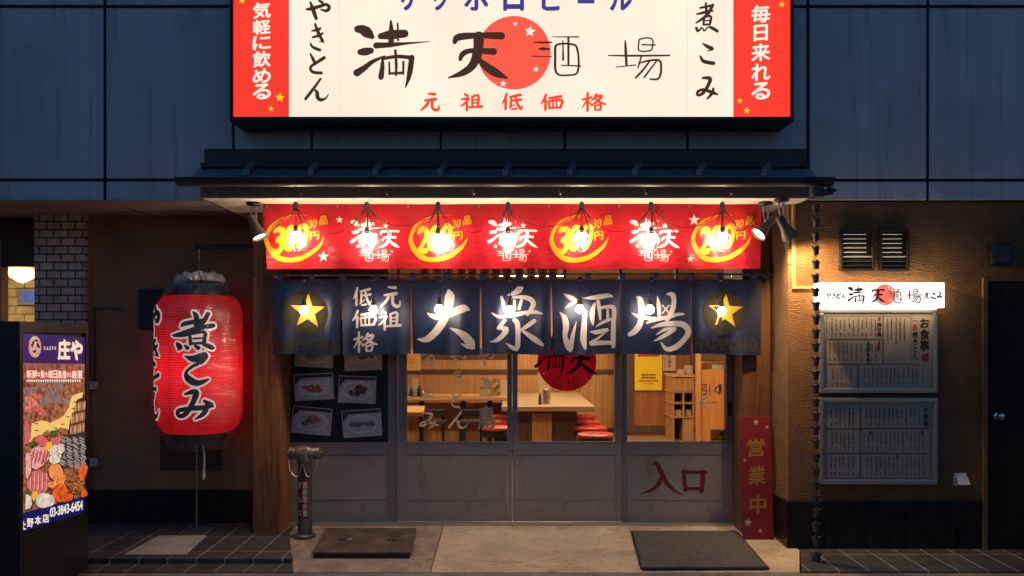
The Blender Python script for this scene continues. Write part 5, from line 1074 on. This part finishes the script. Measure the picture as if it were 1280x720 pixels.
for i in range(13):
    for k in range(4):
        x, y = 212+k*32+random.uniform(-5,5), 212+i*11+k*3+random.uniform(-3,3)
        bl(16, x, y, 17, 3.6, .5+random.uniform(-.08,.08), .05, 10); bl(17, x+2, y-1.6, 13, 1.0, .5, .05, 8); b.m = 18; LZ[0] += .00005; blob(b, fxc, 20+(x-12)/S, 490+(y-7)/S, .7, .6, 0, 7, 0, .002+LZ[0])
pl(10, [(245,40),(256,18),(285,6),(305,0),(302,26),(276,36),(262,80),(244,130),(236,180),(218,172),(200,168),(160,186),(120,190),(108,205),(62,220),(58,235),(44,236),(56,200),(62,150),(110,134),(150,144),(190,128),(215,110),(240,70)])
for q in ((75,180),(75,148),(125,182),(140,140),(200,150),(225,115),(250,75),(260,45),(165,168)): b.m = 11; LZ[0] += .0001; rect(b, fx, 20+q[0]/S, 490+q[1]/S, 20+(q[0]+16)/S, 490+(q[1]+5)/S, .0026+LZ[0])
for q in ((30,190,22,60,.0),(175,220,24,34,.1),(105,240,36,36,0)): bl(1, *q)
for q in ((70,250),(165,200),(60,390),(35,480),(190,300)): bl(7, *q, 22, 18)
bl(2, 95,300,48,42,-.3); bl(2, 78,330,40,36,.2)
for i in range(5): bl(1, 62+i*17, 300+(i%2)*8, 4, 32, .25, .05)
bl(6, 142,258,17,22); bl(3, 175,285,30,36); bl(3, 168,320,26,26,.3); bl(3, 196,270,18,24); bl(1, 88,430,54,58,0,.06)
for i in range(5): bl(2, 52+i*19, 425, 3, 48, .05, .05)
bl(4, 172,380,34,42); bl(4, 190,415,28,30); bl(4, 160,440,30,16); bl(5, 196,478,40,44,.2,.12); bl(5, 225,500,30,22); bl(6, 74,495,18,26); bl(3, 120,515,46,36,0,.06); bl(3, 30,520,30,36); bl(2, 34,350,20,60)
for q in ((262,440,36,18,.5),(285,415,22,14,.9),(250,470,24,12,.2),(290,460,26,16,-.4),(245,410,18,14,0)): bl(9, *q, jit=.25)
for q in ((300,380,20,40,.3),(305,480,16,20,0)): bl(5, *q, jit=.2)
b.build('food_pictures', cols, t)
b = MB()
for ch, x0, x1, yc in (('上',26.5,31.5,656.5),('野',33,41,653.5),('本',43,50.5,650.5),('店',52.5,60.5,647.8)): text(b, ch, fx, x0, yc-5.2, x1, yc+5.2, .03, .004)
text(b, '03-3843-6454', fx, 62, 630.5, 102.5, 641.5, .035, .004, rise=.24)
b.build('footer_lettering', E('footer type', (250,236,214)), t)
